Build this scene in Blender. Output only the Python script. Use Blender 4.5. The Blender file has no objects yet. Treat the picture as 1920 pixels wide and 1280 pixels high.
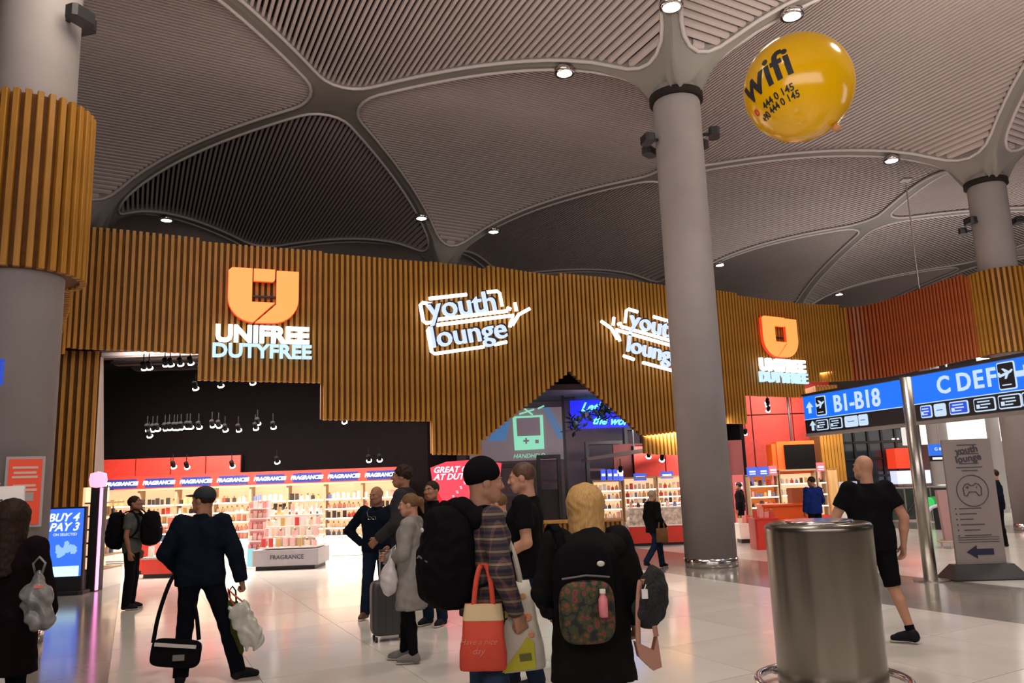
import bpy, math, random
import numpy as np
from mathutils import Vector, Matrix, Euler
random.seed(7); RS = np.random.RandomState(7)
PI = math.pi; sc = bpy.context.scene; COL = sc.collection

# ------------------------------------------------------------------ camera, world, exposure
FPX = 1493.0; PITCH = math.radians(10.06); ROLL = math.radians(-2.04); EYE = 1.7
_fw = Vector((0, math.cos(PITCH), math.sin(PITCH))); _rt = Vector((1, 0, 0)); _up = _rt.cross(_fw)
_r2 = _rt*math.cos(ROLL) + _up*math.sin(ROLL); _u2 = _up*math.cos(ROLL) - _rt*math.sin(ROLL)
camd = bpy.data.cameras.new('camera'); cam = bpy.data.objects.new('camera', camd); COL.objects.link(cam)
camd.sensor_width = 36.0; camd.lens = FPX/1920*36; camd.clip_start = .05; camd.clip_end = 300
M = Matrix((( _r2.x, _u2.x, -_fw.x, 0), (_r2.y, _u2.y, -_fw.y, 0), (_r2.z, _u2.z, -_fw.z, EYE), (0, 0, 0, 1)))
cam.matrix_world = M; sc.camera = cam
sc.view_settings.view_transform = 'Standard'; sc.view_settings.look = 'None'
sc.view_settings.gamma = 1; sc.view_settings.use_curve_mapping = False
sc.view_settings.exposure = 0.0
w = bpy.data.worlds.new('hall_ambient'); sc.world = w; w.use_nodes = True
w.node_tree.nodes['Background'].inputs[0].default_value = (0.50, 0.42, 0.40, 1)
w.node_tree.nodes['Background'].inputs[1].default_value = 0.10

def lamp(name, kind, loc, energy, color=(1, .93, .85), size=1.0, sizey=None, aim=None, angle=None, blend=.5):
    d = bpy.data.lights.new(name, kind); o = bpy.data.objects.new(name, d); COL.objects.link(o)
    d.energy = energy; d.color = color; o.location = loc
    if kind == 'AREA':
        d.size = size
        if sizey: d.shape = 'RECTANGLE'; d.size_y = sizey
    else: d.shadow_soft_size = size
    if kind == 'SPOT': d.spot_size = math.radians(angle); d.spot_blend = blend
    if aim is not None: o.rotation_euler = (Vector(aim) - Vector(loc)).to_track_quat('-Z', 'Y').to_euler()
    return o
LM = 1.0
# concourse: downlights high in the vault
for x, y, e in ((-1, 4, 1300), (7, 8, 1250), (-5, 12.5, 600), (3.5, 11.5, 800), (10, 14, 1000)):
    lamp('concourse_downlight', 'SPOT', (x, y, 9.6), e*LM, (1, .90, .80), .5, aim=(x, y+.5, 0), angle=110, blend=.8)
# added area lamps standing in for floor bounce up into the vault
lamp('vault_fill', 'AREA', (1, -3.0, 4.5), 1050*LM, (1, .86, .83), 16, 5, aim=(2, 6, 14))
lamp('vault_fill', 'AREA', (17, 9, 4.0), 330*LM, (1, .86, .84), 8, 5, aim=(13, 16, 14))
lamp('vault_fill', 'AREA', (15, 30, 6.0), 260*LM, (1, .90, .86), 8, 5, aim=(15, 30, 14))
# unseen soft lamps added to brighten the timber front
lamp('front_fill', 'AREA', (-3, 8.5, 9.3), 230*LM, (1, .88, .72), 5, 2, aim=(-2, 19, 5))
lamp('front_fill', 'AREA', (8.5, 12, 9.5), 200*LM, (1, .86, .70), 4, 2, aim=(9, 24, 5))
# shop lights, with fill lamps added among them
lamp('shelf_fill', 'AREA', (-7.2, 19.6, 3.9), 420*LM, (1, .88, .78), 7, .5, aim=(-7.2, 21.4, 1.0))  # unseen area lamp added to brighten the goods, as are its namesakes below
lamp('shelf_fill', 'AREA', (4.6, 22.3, 3.2), 110*LM, (1, .90, .82), 3, .4, aim=(4.6, 23.3, 1.0))
lamp('lounge_fill', 'POINT', (2.2, 24.6, 3.6), 45*LM, (.75, .62, 1), .3)  # added dim fill that lifts the dark lounge soffit
lamp('shelf_fill', 'AREA', (8.6, 23.6, 3.7), 170*LM, (1, .88, .80), 2.5, .4, aim=(8.8, 24.6, 1.0))
lamp('shop_light', 'AREA', (-7.2, 18.75, 5.42), 1300*LM, (1, .86, .76), 4.6, .8, aim=(-7.2, 20.2, 0))
lamp('shop_light', 'AREA', (-2.6, 20.6, 3.9), 220*LM, (1, .80, .72), 1.6, 1.2, aim=(-3.0, 21.0, 0))
lamp('shop_light', 'AREA', (4.5, 22.0, 3.0), 260*LM, (1, .90, .82), 2.5, 1.2, aim=(4.3, 22.9, .6))
lamp('shop_light', 'AREA', (9.3, 26.2, 4.85), 260*LM, (1, .80, .70), 2.5, 1.2, aim=(9.6, 26.5, 1.5))
lamp('far_hall_light', 'AREA', (20, 30, 6.0), 700*LM, (1, .95, .88), 6, 6, aim=(20, 30, 0))
lamp('far_hall_light', 'AREA', (11, 17, 6.5), 160*LM, (1, .93, .85), 2, 2, aim=(11, 17, 0))

# ------------------------------------------------------------------ materials
MATS = {}
def mat(name, col=(.5, .5, .5), rough=.6, metal=0.0, emit=None, es=0.0, var=0.0, scale=8.0, bump=0.0, stretch=(1, 1, 1), spec=.5, alpha=1.0, trans=0.0):
    if name in MATS: return MATS[name]
    m = bpy.data.materials.new(name); MATS[name] = m; m.use_nodes = True
    nt = m.node_tree; b = nt.nodes['Principled BSDF']
    b.inputs['Base Color'].default_value = (*col, 1); b.inputs['Roughness'].default_value = rough
    b.inputs['Metallic'].default_value = metal; b.inputs['Specular IOR Level'].default_value = spec
    if trans: b.inputs['Transmission Weight'].default_value = trans
    if emit: b.inputs['Emission Color'].default_value = (*emit, 1); b.inputs['Emission Strength'].default_value = es
    if var or bump:
        tc = nt.nodes.new('ShaderNodeTexCoord'); mp = nt.nodes.new('ShaderNodeMapping'); mp.inputs['Scale'].default_value = stretch
        nz = nt.nodes.new('ShaderNodeTexNoise'); nz.inputs['Scale'].default_value = scale; nz.inputs['Detail'].default_value = 3
        nt.links.new(tc.outputs['Object'], mp.inputs[0]); nt.links.new(mp.outputs[0], nz.inputs['Vector'])
        if var:
            rp = nt.nodes.new('ShaderNodeValToRGB')
            rp.color_ramp.elements[0].position = .3; rp.color_ramp.elements[1].position = .7
            rp.color_ramp.elements[0].color = (*[max(0, c*(1-var)) for c in col], 1)
            rp.color_ramp.elements[1].color = (*[min(1, c*(1+var)) for c in col], 1)
            nt.links.new(nz.outputs[0], rp.inputs[0]); nt.links.new(rp.outputs[0], b.inputs['Base Color'])
        if bump:
            bp = nt.nodes.new('ShaderNodeBump'); bp.inputs['Strength'].default_value = bump; bp.inputs['Distance'].default_value = .01
            nt.links.new(nz.outputs[0], bp.inputs['Height']); nt.links.new(bp.outputs[0], b.inputs['Normal'])
    return m
def glow(name, col, s=1.0): return mat(name, (0.02, .02, .02), .5, emit=col, es=s)
OAK = mat('oak_slat', (.37, .165, .014), .5, var=.22, scale=3, stretch=(6, 6, .6), bump=.1)
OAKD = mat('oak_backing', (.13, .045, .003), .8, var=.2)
CONC = mat('painted_concrete', (.30, .27, .265), .75, var=.05, scale=2)
SLAT = mat('ceiling_slat', (.56, .48, .455), .45, .0, var=.03, scale=1)
RIB = mat('ceiling_rib', (.27, .25, .225), .6, var=.05, scale=1)
LIP = mat('ceiling_lip', (.62, .57, .56), .4)
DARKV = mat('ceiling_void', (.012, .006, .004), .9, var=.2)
STEEL = mat('brushed_steel', (.55, .52, .48), .28, 1.0, var=.10, scale=14, stretch=(1, 1, 30), bump=.05)
STEELR = mat('polished_steel', (.7, .68, .66), .15, 1.0)
BLK = mat('black_plastic', (.015, .015, .017), .5)
BLKM = mat('black_ceiling_paint', (.004, .0035, .004), .9, var=.3, spec=.08)
TILE = mat('cream_stone_tile', (.64, .60, .555), .13, var=.05, scale=1.2)
TILE2 = mat('cream_stone_tile_b', (.60, .56, .515), .16, var=.05, scale=1.5)
TILED = mat('grey_stone_tile', (.22, .195, .17), .15, var=.10, scale=2)
GROUT = mat('floor_bed', (.46, .42, .37), .5, var=.1)
WHITE = mat('white_laminate', (.85, .82, .78), .4, var=.02)
REDL = mat('red_laminate', (.62, .035, .02), .35, var=.05)
ORNG = mat('orange_laminate', (.80, .10, .01), .4, var=.04)
LED = glow('warm_led_strip', (1, .82, .62), 14)
WARM = glow('downlight_glow', (1, .93, .80), 14)
SPOTG = glow('spotlight_glow', (1, .93, .88), 16)
GLASS = mat('dark_glass', (.02, .025, .03), .08, spec=.8)

# ------------------------------------------------------------------ mesh helpers
class MB:
    def __init__(s): s.v = []; s.f = []; s.m = []
    def add(s, v, f, m=0):
        n = len(s.v); s.v += [tuple(p) for p in v]; s.f += [tuple(i+n for i in q) for q in f]; s.m += [m]*len(f); return s
    def box(s, c, d, rz=0.0, m=0, bev=0.0):
        x, y, z = d[0]/2, d[1]/2, d[2]/2; cs, sn = math.cos(rz), math.sin(rz)
        if bev:
            b = min(bev, x*.9, y*.9); P = [(x-b, -y), (x, -y+b), (x, y-b), (x-b, y), (-x+b, y), (-x, y-b), (-x, -y+b), (-x+b, -y)]
            P = [(c[0]+p*cs-q*sn, c[1]+p*sn+q*cs) for p, q in P]; return s.prism(P, c[2]-z, c[2]+z, m)
        V = [(c[0]+p*x*cs-q*y*sn, c[1]+p*x*sn+q*y*cs, c[2]+r*z) for r in (-1, 1) for p, q in ((-1, -1), (1, -1), (1, 1), (-1, 1))]
        return s.add(V, [(3, 2, 1, 0), (4, 5, 6, 7), (0, 1, 5, 4), (1, 2, 6, 5), (2, 3, 7, 6), (3, 0, 4, 7)], m)
    def prism(s, P, z0, z1, m=0):
        n = len(P); V = [(*p, z0) for p in P] + [(*p, z1) for p in P]
        return s.add(V, [tuple(range(n-1, -1, -1)), tuple(range(n, 2*n))] + [(i, (i+1) % n, n+(i+1) % n, n+i) for i in range(n)], m)
    def poly(s, P, o, X, Y, th, m=0):    # outline P in plane (X,Y) at o, thickness th along X x Y
        X = Vector(X); Y = Vector(Y); o = Vector(o); N = X.cross(Y).normalized(); n = len(P)
        V = [o+X*p[0]+Y*p[1]+N*k*th/2 for k in (-1, 1) for p in P]
        return s.add(V, [tuple(range(n-1, -1, -1)), tuple(range(n, 2*n))] + [(i, (i+1) % n, n+(i+1) % n, n+i) for i in range(n)], m)
    def lathe(s, prof, c=(0, 0, 0), n=32, m=0, ax=None):
        k = len(prof); V = []; F = []
        for i in range(n):
            a = 2*PI*i/n
            V += [(c[0]+r*math.cos(a), c[1]+r*math.sin(a), c[2]+z) for r, z in prof]
        for i in range(n):
            j = (i+1) % n
            for q in range(k-1): F.append((i*k+q, j*k+q, j*k+q+1, i*k+q+1))
        F.append(tuple(i*k+k-1 for i in range(n))); F.append(tuple(i*k for i in range(n-1, -1, -1)))
        return s.add(V, F, m)
    def tube(s, pts, r, n=8, m=0, closed=False, flat=1.0):
        P = [Vector(p) for p in pts]; V = []; F = []; k = len(P); N0 = None
        for i, p in enumerate(P):
            t = (P[(i+1) % k]-P[i-1]) if closed else (P[min(i+1, k-1)]-P[max(i-1, 0)])
            t.normalize()
            if N0 is None: N0 = t.orthogonal().normalized() if abs(t.z) > .99 or True else N0
            N0 = (N0 - t*N0.dot(t)).normalized(); B = t.cross(N0)
            rr = r[i] if isinstance(r, (list, tuple)) else r
            V += [p + N0*math.cos(2*PI*j/n)*rr + B*math.sin(2*PI*j/n)*rr*flat for j in range(n)]
        for i in range(k if closed else k-1):
            i2 = (i+1) % k
            for j in range(n): F.append((i*n+j, i*n+(j+1) % n, i2*n+(j+1) % n, i2*n+j))
        if not closed: F += [tuple(range(n-1, -1, -1)), tuple((k-1)*n+j for j in range(n))]
        return s.add(V, F, m)
    def ball(s, c, r, n=12, m=0):
        r3 = r if isinstance(r, (list, tuple)) else (r, r, r); V = [(c[0], c[1], c[2]-r3[2])]; F = []; h = n//2
        for i in range(1, h):
            t = PI*i/h
            V += [(c[0]+r3[0]*math.sin(t)*math.cos(2*PI*j/n), c[1]+r3[1]*math.sin(t)*math.sin(2*PI*j/n), c[2]-r3[2]*math.cos(t)) for j in range(n)]
        V.append((c[0], c[1], c[2]+r3[2])); e = len(V)-1
        for j in range(n):
            F.append((0, 1+(j+1) % n, 1+j)); F.append((e, e-n+j, e-n+(j+1) % n))
            for i in range(h-2): a = 1+i*n; F.append((a+j, a+(j+1) % n, a+n+(j+1) % n, a+n+j))
        return s.add(V, F, m)
    def mesh(s, name, mats, smooth=False):
        me = bpy.data.meshes.new(name); me.from_pydata([tuple(v) for v in s.v], [], s.f)
        for q in (mats if isinstance(mats, (list, tuple)) else [mats]): me.materials.append(q)
        if any(s.m): me.polygons.foreach_set('material_index', s.m)
        if smooth: me.polygons.foreach_set('use_smooth', [True]*len(me.polygons))
        me.update(); return me
    def build(s, name, mats, parent=None, smooth=False, **tags):
        return link(name, s.mesh(name, mats, smooth), parent, **tags)
def link(name, me, parent=None, loc=None, mw=None, **tags):
    o = bpy.data.objects.new(name, me); COL.objects.link(o)
    if parent is not None: o.parent = parent
    if loc is not None: o.location = loc
    if mw is not None: o.matrix_basis = mw
    for k, v in tags.items():
        if v is not None: o[k] = v
    return o
def thing(name, label, cat, loc=(0, 0, 0), rz=0.0, group=None, scale=1.0):
    o = link(name, None, None, loc, label=label, category=cat, group=group); o.rotation_euler = (0, 0, rz)
    if scale != 1.0: o.scale = (scale,)*3
    o.empty_display_size = .2; return o
def struct(name, me): return link(name, me, kind='structure')
def ray(x, y): return _fw*FPX + _r2*(x-960) - _u2*(y-640)
def W(x, y, Y):                         # point on the vertical plane y = Y that the photograph shows at (x, y)
    d = ray(x, y); return d*(Y/d.y) + Vector((0, 0, EYE))
def Zp(x, y, z):
    d = ray(x, y); return d*((z-EYE)/d.z) + Vector((0, 0, EYE))
def GX0(px, Y): return W(px, 1000, Y).x
def text(name, s, size, m, parent, mw, ext=.01, off=0.0, align='CENTER', sx=1.0, shear=0.0, **tags):
    c = bpy.data.curves.new(name, 'FONT'); c.body = s; c.size = size; c.extrude = ext; c.offset = off; c.align_x = align
    c.align_y = 'CENTER'; c.resolution_u = 3; c.shear = shear
    o = bpy.data.objects.new(name, c); COL.objects.link(o); dg = bpy.context.evaluated_depsgraph_get()
    me = bpy.data.meshes.new_from_object(o.evaluated_get(dg)); bpy.data.objects.remove(o); bpy.data.curves.remove(c)
    me.materials.clear(); me.materials.append(m)
    if sx != 1.0: me.transform(Matrix.Diagonal((sx, 1, 1, 1)))
    return link(name, me, parent, mw=mw, **tags)
def axes(o, X, Y, rot=0.0):             # matrix whose x,y axes are X,Y (rotated in plane by rot)
    X = Vector(X).normalized(); Y = Vector(Y).normalized(); Z = X.cross(Y)
    m = Matrix(((X.x, Y.x, Z.x, 0), (X.y, Y.y, Z.y, 0), (X.z, Y.z, Z.z, 0), (0, 0, 0, 1)))
    return Matrix.Translation(Vector(o)) @ m @ Matrix.Rotation(rot, 4, 'Z')
def FACE(o, rz=0.0): return axes(o, (math.cos(rz), math.sin(rz), 0), (0, 0, 1))   # text facing -Y

# ------------------------------------------------------------------ lattice of the vault
CX, CY = 3.66, 15.77; UX, UY = 9.96, 5.82; VX, VY = -6.12, 12.85
def LAT(s, t):
    k = max(s-.5, 0.0)**2*2*min(t, 1) if t > 0 else 0.0
    return CX+s*UX+t*VX-k*.55, CY+s*UY+t*VY+k*.39
HC, HR = 9.6, 11.65
def prof(d):
    d = max(d-.035, 0.0)/.465; return HC + (HR-HC)*math.sqrt(max(0.0, 1-(1-min(d, 1))**2.4))
def near(x): return abs(x-round(x))

# ------------------------------------------------------------------ floor
floor = struct('floor', MB().box((0, 25, -.06), (90, 90, .08)).mesh('floor', GROUT))
ul = math.hypot(UX, UY); vl = math.hypot(VX, VY); TW = 1/9.0; TH = 1/11.0   # tiles aligned with the column grid
tiles = []
for i in range(-27, 36):
    for j in range(-16, 26):
        s0, t0 = i*TW, j*TH; x, y = LAT(s0+TW/2, t0+TH/2)
        if y < 1.0 or y > 48 or abs(x) > y*.78+2: continue
        e = .0002; P = [LAT(s0+e, t0+e), LAT(s0+TW-e, t0+e), LAT(s0+TW-e, t0+TH-e), LAT(s0+e, t0+TH-e)]
        dark = (i % 9 in (0, 8))
        tiles.append((math.hypot(x, y), P, dark, (i*7+j*3) % 2))
tiles.sort(key=lambda a: a[0])
rest = MB()
for n, (d, P, dark, q) in enumerate(tiles):
    m = 2 if dark else q
    if n < 300: MB().prism(P, -.02, 0, 0).build('tile', (TILE, TILE2, TILED)[m], floor)
    else: rest.prism(P, -.02, 0, m)
rest.build('distant_tiles', (TILE, TILE2, TILED), floor, kind='stuff')
# ------------------------------------------------------------------ vaulted ceiling
ribs = MB(); ceiling = None; lips = []
def diamond(ci, cj, kind):
    """rounded lozenge centred on an edge midpoint; kind 'u': slats run along v, 'v': slats run along u"""
    rho = .085; r0 = .5-.022; rin = r0-rho*math.sqrt(2); out = []
    N = 6
    for q in range(4):                                   # four corners, each an arc, joined by straight sides
        a0 = q*PI/2; cx, cy = rin*math.cos(a0), rin*math.sin(a0)
        for k in range(N+1):
            a = a0-PI/4+PI/2*k/N; out.append((cx+rho*math.cos(a), cy+rho*math.sin(a)))
        c2x, c2y = rin*math.cos(a0+PI/2), rin*math.sin(a0+PI/2); ae = a0+PI/4
        p1 = (cx+rho*math.cos(ae), cy+rho*math.sin(ae)); p2 = (c2x+rho*math.cos(ae), c2y+rho*math.sin(ae))
        for k in range(1, 12): f = k/12; out.append((p1[0]*(1-f)+p2[0]*f, p1[1]*(1-f)+p2[1]*f))
    return out
OUT = diamond(0, 0, 'u')
def zz(a, b, kind):                                      # height inside a panel with local offsets
    return prof(.5-abs(a)) if kind == 'u' else prof(.5-abs(b))
def span(arr, a, ax):                                    # extent of outline across, at coordinate a on axis ax
    best = 0
    for p, q in zip(arr, arr[1:]+arr[:1]):
        x1, x2 = p[ax], q[ax]
        if (x1-a)*(x2-a) <= 0 and x1 != x2:
            y = p[1-ax]+(q[1-ax]-p[1-ax])*(a-x1)/(x2-x1); best = max(best, y)
    return best
panels = []
for i in range(-4, 5):
    for j in range(-1, 4): panels.append((i+.5, float(j), 'u'))
for i in range(-4, 6):
    for j in range(-1, 4): panels.append((float(i), j+.5, 'v'))
def vis(ci, cj):
    x, y = LAT(ci, cj); return y > -6 and y < 62 and abs(x) < y*.75+15
panels = [p for p in panels if vis(p[0], p[1])]
for ci, cj, kind in panels:
    K = len(OUT); rings = []
    for f in (0, .35, .7, 1.0):
        ring = []
        for a, b in OUT:
            g = .5/max(abs(a)+abs(b), 1e-6); aa, bb = a*(1+(g-1)*f), b*(1+(g-1)*f)
            x, y = LAT(ci+aa, cj+bb)
            da = .5-max(abs(aa), 0) if kind == 'u' else .5-abs(bb)
            ring.append((x, y, prof(da)-.02))
        rings.append(ring)
    V = [p for r in rings for p in r]
    # skirt up into the void behind the lip
    sk = [(p[0], p[1], p[2]+.28) for p in rings[0]]; V = sk+V; F = []
    for r in range(4):
        for k in range(K): F.append((r*K+k, r*K+(k+1) % K, (r+1)*K+(k+1) % K, (r+1)*K+k))
    ribs.add(V, F)
    lips.append((ci, cj, kind, [(p[0], p[1], p[2]-.012) for p in rings[0]]))
ceiling = struct('ceiling', ribs.mesh('ceiling', RIB, True))
near_panels = {(-.5, 0.0), (.5, 0.0), (0.0, -.5)}
for ci, cj, kind, lp in lips:
    bk = MB(); n = 22
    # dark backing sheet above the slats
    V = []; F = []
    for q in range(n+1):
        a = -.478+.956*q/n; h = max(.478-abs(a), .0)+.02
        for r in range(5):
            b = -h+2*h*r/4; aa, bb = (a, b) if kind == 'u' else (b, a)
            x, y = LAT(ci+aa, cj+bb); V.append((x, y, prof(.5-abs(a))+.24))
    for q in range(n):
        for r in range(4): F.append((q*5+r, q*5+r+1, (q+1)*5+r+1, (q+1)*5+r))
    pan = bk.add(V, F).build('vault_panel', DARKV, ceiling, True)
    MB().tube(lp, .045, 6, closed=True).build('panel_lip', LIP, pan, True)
    L = ul if kind == 'u' else vl; cnt = int(L*.95/.135); S = MB(); single = (ci, cj) in near_panels
    for q in range(cnt):
        a = (q+.5-cnt/2)*.135/L; h = span(OUT, a, 0 if kind == 'u' else 1) if kind == 'v' else span(OUT, a, 0)
        if h < .01: continue
        segs = 1 if kind == 'u' else 3
        sl = MB() if single else S; z = prof(.5-abs(a))+.03; wd = .033
        # slope of the vault there, so the slat is square to the curve
        ring = []
        for r in range(segs+1):
            b = -h+2*h*r/segs; da = wd/L; aa, bb = (a, b) if kind == 'u' else (b, a)
            for sg, dz in ((-1, 0), (1, 0), (1, .10), (-1, .10)):
                x, y = LAT(ci+aa+(da*sg if kind == 'u' else 0), cj+bb+(da*sg if kind == 'v' else 0))
                ring.append((x, y, prof(.5-abs(a+da*sg))+.03+dz))
        Fc = [(0, 1, 2, 3), tuple(4*segs+k for k in (3, 2, 1, 0))]
        for r in range(segs):
            for k in range(4): Fc.append((r*4+k, (r+1)*4+k, (r+1)*4+(k+1) % 4, r*4+(k+1) % 4))
        sl.add(ring, Fc)
        if single: sl.build('slat', SLAT, pan)
    if not single: S.build('slats', SLAT, pan, kind='stuff')
# recessed downlights in the ribs
def rib_point(ci, cj, sx, sy, f):
    s, t = ci+sx*f/2, cj+sy*f/2; x, y = LAT(s, t); return Vector((x, y, prof(f/2)-.03)), s, t
dl = MB().lathe([(.0, -.02), (.14, -.02), (.16, -.05), (.19, -.05), (.19, .05), (0, .05)], n=20)
ME_RING = MB().lathe([(.17, -.06), (.23, -.06), (.23, .06), (.17, .06)], n=20).mesh('trim_ring', STEELR, True)
ME_LENS = MB().lathe([(.0, -.085), (.17, -.06), (.17, .0), (.0, .0)], n=20).mesh('lens', WARM)
NAMESL = []
for ci in range(-2, 4):
    for cj in range(0, 4):
        for sx, sy in ((1, 1), (-1, 1), (1, -1), (-1, -1)):
          for fq in range(10, 48):
            p, s, t = rib_point(ci, cj, sx, sy, fq*.02)
            if p.y < 3 or p.y > 50: continue
            d = p-Vector((0, 0, EYE)); q = d.dot(_fw); px = 960+FPX*d.dot(_r2)/q; py = 640-FPX*d.dot(_u2)/q
            if -60 < px < 1980 and -60 < py < 700: NAMESL.append((p, px, py))
OBSL = [((317, 363), 'round recessed ceiling light low on the rib above the orange logo panel'),
        ((768, 416), 'recessed ceiling light on the rib dropping behind the middle of the timber front'),
        ((933, 440), 'round recessed ceiling light on the lower rib left of the centre column'),
        ((1050, 155), 'round recessed ceiling light on the upper rib just left of the centre column head'),
        ((318, 8), 'round recessed ceiling light at the top edge near the left column'),
        ((1297, 2), 'round recessed ceiling light on the rib straight above the centre column head'),
        ((1497, 55), 'round recessed ceiling light just above the yellow balloon'),
        ((1665, 318), 'round recessed ceiling light on the rib left of the right column head'),
        ((1568, 541), 'round recessed ceiling light above the right bend of the timber front'),
        ((1360, 505), 'round recessed ceiling light just right of the centre column shaft'),
        ((1640, 556), 'small recessed ceiling light low over the reddish curved timber')]
for (ox, oy), lab in OBSL:
    p, px, py = min(NAMESL, key=lambda a: math.hypot(a[1]-ox, a[2]-oy))
    if math.hypot(px-ox, py-oy) > 95: print('no light near', ox, oy, px, py)
    o = thing('ceiling_light', lab, 'ceiling light', p+Vector((0, 0, -.10)), 0, 'recessed lights in the vault ribs')
    link('trim_ring', ME_RING, o); link('lens', ME_LENS, o)

# ------------------------------------------------------------------ concrete columns
ME_UPH = MB().box((0, 0, 0), (.36, .22, .16), bev=.05).box((0, .0, .085), (.30, .17, .03), bev=.03).mesh('housing', BLK)
ME_UPA = MB().box((0, -.2, 0), (.06, .25, .05)).mesh('arm', BLK)
def column(loc, label, top, ups):
    c = thing('column', label, 'column', (loc[0], loc[1], 0))
    MB().lathe([(.49, .0), (.49, top-.10), (.47, top-.06), (.47, top+.25)], n=48).build('shaft', CONC, c, True)
    MB().lathe([(.505, 0), (.505, .17), (.492, .175), (.492, 0)], n=48).build('base_band', STEELR, c, True)
    MB().lathe([(.51, top-.05), (.56, top-.05), (.56, top+.1), (.51, top+.1)], n=48).build('gap_ring', DARKV, c, True)  # dark ring stands in for the shaded gap where shaft meets ceiling
    for a, z in ups:
        a = math.radians(a); o = link('uplight', ME_UPH, c, (math.cos(a)*.72, math.sin(a)*.72, z)); o.rotation_euler = (0, 0, a-PI/2)
        link('arm', ME_UPA, o)
        lp = None
column((3.66, 15.77), 'tall round grey centre column with a steel foot band', 9.55, [(196, 8.62), (-12, 8.72), (140, 8.62), (40, 8.72)])
column((-6.30, 9.95), 'round grey column at the left with an orange poster on it', 9.55, [(180, 8.25), (-20, 8.05), (75, 8.5)])
column((13.62, 21.6), 'round grey column at the right edge rising through the timber band', 9.55, [(195, 8.45), (-5, 8.45), (150, 8.3)])

# ------------------------------------------------------------------ timber shop front
def chaikin(P, n=2):
    for _ in range(n):
        Q = [P[0]]
        for a, b in zip(P, P[1:]):
            Q += [tuple(.75*a[i]+.25*b[i] for i in (0, 1)), tuple(.25*a[i]+.75*b[i] for i in (0, 1))]
        Q.append(P[-1]); P = Q
    return P
FP = np.array(chaikin([(-9.0, 15.75), (-8.85, 16.0), (-8.43, 16.12), (-7.55, 16.56), (-6.58, 17.07), (-4.41, 17.93), (-2.02, 18.89), (0.62, 20.03), (4.21, 21.55), (7.28, 23.6), (9.3, 24.8), (10.57, 25.5), (11.3, 25.6), (11.85, 25.0), (12.2, 23.9), (12.6, 22.5), (12.9, 21.5)]))
FS = np.concatenate([[0], np.cumsum(np.hypot(*np.diff(FP, axis=0).T))])
def FA(s): return float(np.interp(s, FS, FP[:, 0])), float(np.interp(s, FS, FP[:, 1]))
def FT(s):
    a, b = FA(s-.15), FA(s+.15); d = math.hypot(b[0]-a[0], b[1]-a[1]); return (b[0]-a[0])/d, (b[1]-a[1])/d
BOT = [(0, 4.7), (2.58, 4.67), (2.581, 4.1), (5.14, 4.08), (5.15, 3.24), (7.73, 3.2), (7.74, 2.42), (8.98, 2.38), (9.0, 2.7), (11.48, 4.47), (13.62, 2.75), (13.64, 2.32), (14.76, 2.28), (15.6, 2.28), (15.61, 3.14), (17.5, 3.14), (17.51, 3.97), (20.18, 3.97), (20.2, 4.46), (22.1, 4.55), (27.1, 4.66)]
def bot(s): return float(np.interp(s, [b[0] for b in BOT], [b[1] for b in BOT]))
def ftop(s): return float(np.interp(s, [0, 2, 13, 30], [7.27, 7.24, 7.0, 7.0]))
_box = {}
def slat_mesh(h):
    h = round(h, 1)
    if h not in _box: _box[h] = MB().box((0, 0, h/2), (.072, .085, h), bev=.008).mesh('slat', OAK)
    return _box[h]
def slats_on(path_s, fa, ft, zb, zt, parent, name='slat'):
    for s in path_s:
        x, y = fa(s); tx, ty = ft(s); h = zt(s)-zb(s)
        o = link(name, slat_mesh(h), parent, (x, y, zb(s))); o.rotation_euler = (0, 0, math.atan2(ty, tx))
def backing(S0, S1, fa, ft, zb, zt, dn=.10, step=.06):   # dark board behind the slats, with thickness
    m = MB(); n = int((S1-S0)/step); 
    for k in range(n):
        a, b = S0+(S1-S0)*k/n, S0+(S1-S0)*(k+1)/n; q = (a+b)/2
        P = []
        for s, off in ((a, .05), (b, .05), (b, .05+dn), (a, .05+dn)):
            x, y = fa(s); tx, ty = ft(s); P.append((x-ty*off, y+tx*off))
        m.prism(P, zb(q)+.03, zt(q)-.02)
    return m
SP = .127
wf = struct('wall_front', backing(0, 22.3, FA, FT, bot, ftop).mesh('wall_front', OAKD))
slats_on(np.arange(.05, 22.3, SP), FA, FT, bot, ftop, wf)
wr = struct('wall_right', backing(22.3, 27.0, FA, FT, bot, ftop).mesh('wall_right', OAKD))
_box.clear(); OAK_ = OAK; OAK = mat('red_lit_slat', (.36, .075, .014), .45, var=.2, scale=3, stretch=(6, 6, .6))  # reddish light on the curved end is put into the slat colour
slats_on(np.arange(22.32, 27.0, SP), FA, FT, bot, ftop, wr)
def ring_slats(c, r, a0, a1, zb, zt, parent):
    n = int(abs(a1-a0)*r/SP)
    for k in range(n):
        a = a0+(a1-a0)*k/n; o = link('slat', slat_mesh(zt-zb), parent, (c[0]+r*math.cos(a), c[1]+r*math.sin(a), zb)); o.rotation_euler = (0, 0, a+PI/2)
    return MB().lathe([(.50, zb+.03), (r-.04, zb+.03), (r-.04, zt-.02), (.50, zt-.02)], (c[0], c[1], 0), n=40)
_box.clear(); OAK = OAK_
bm_r = ring_slats((13.62, 21.6), .78, math.radians(-190), math.radians(60), 4.66, 7.0, wr)
bm_r.build('column_backing', OAKD, wr)
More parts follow.
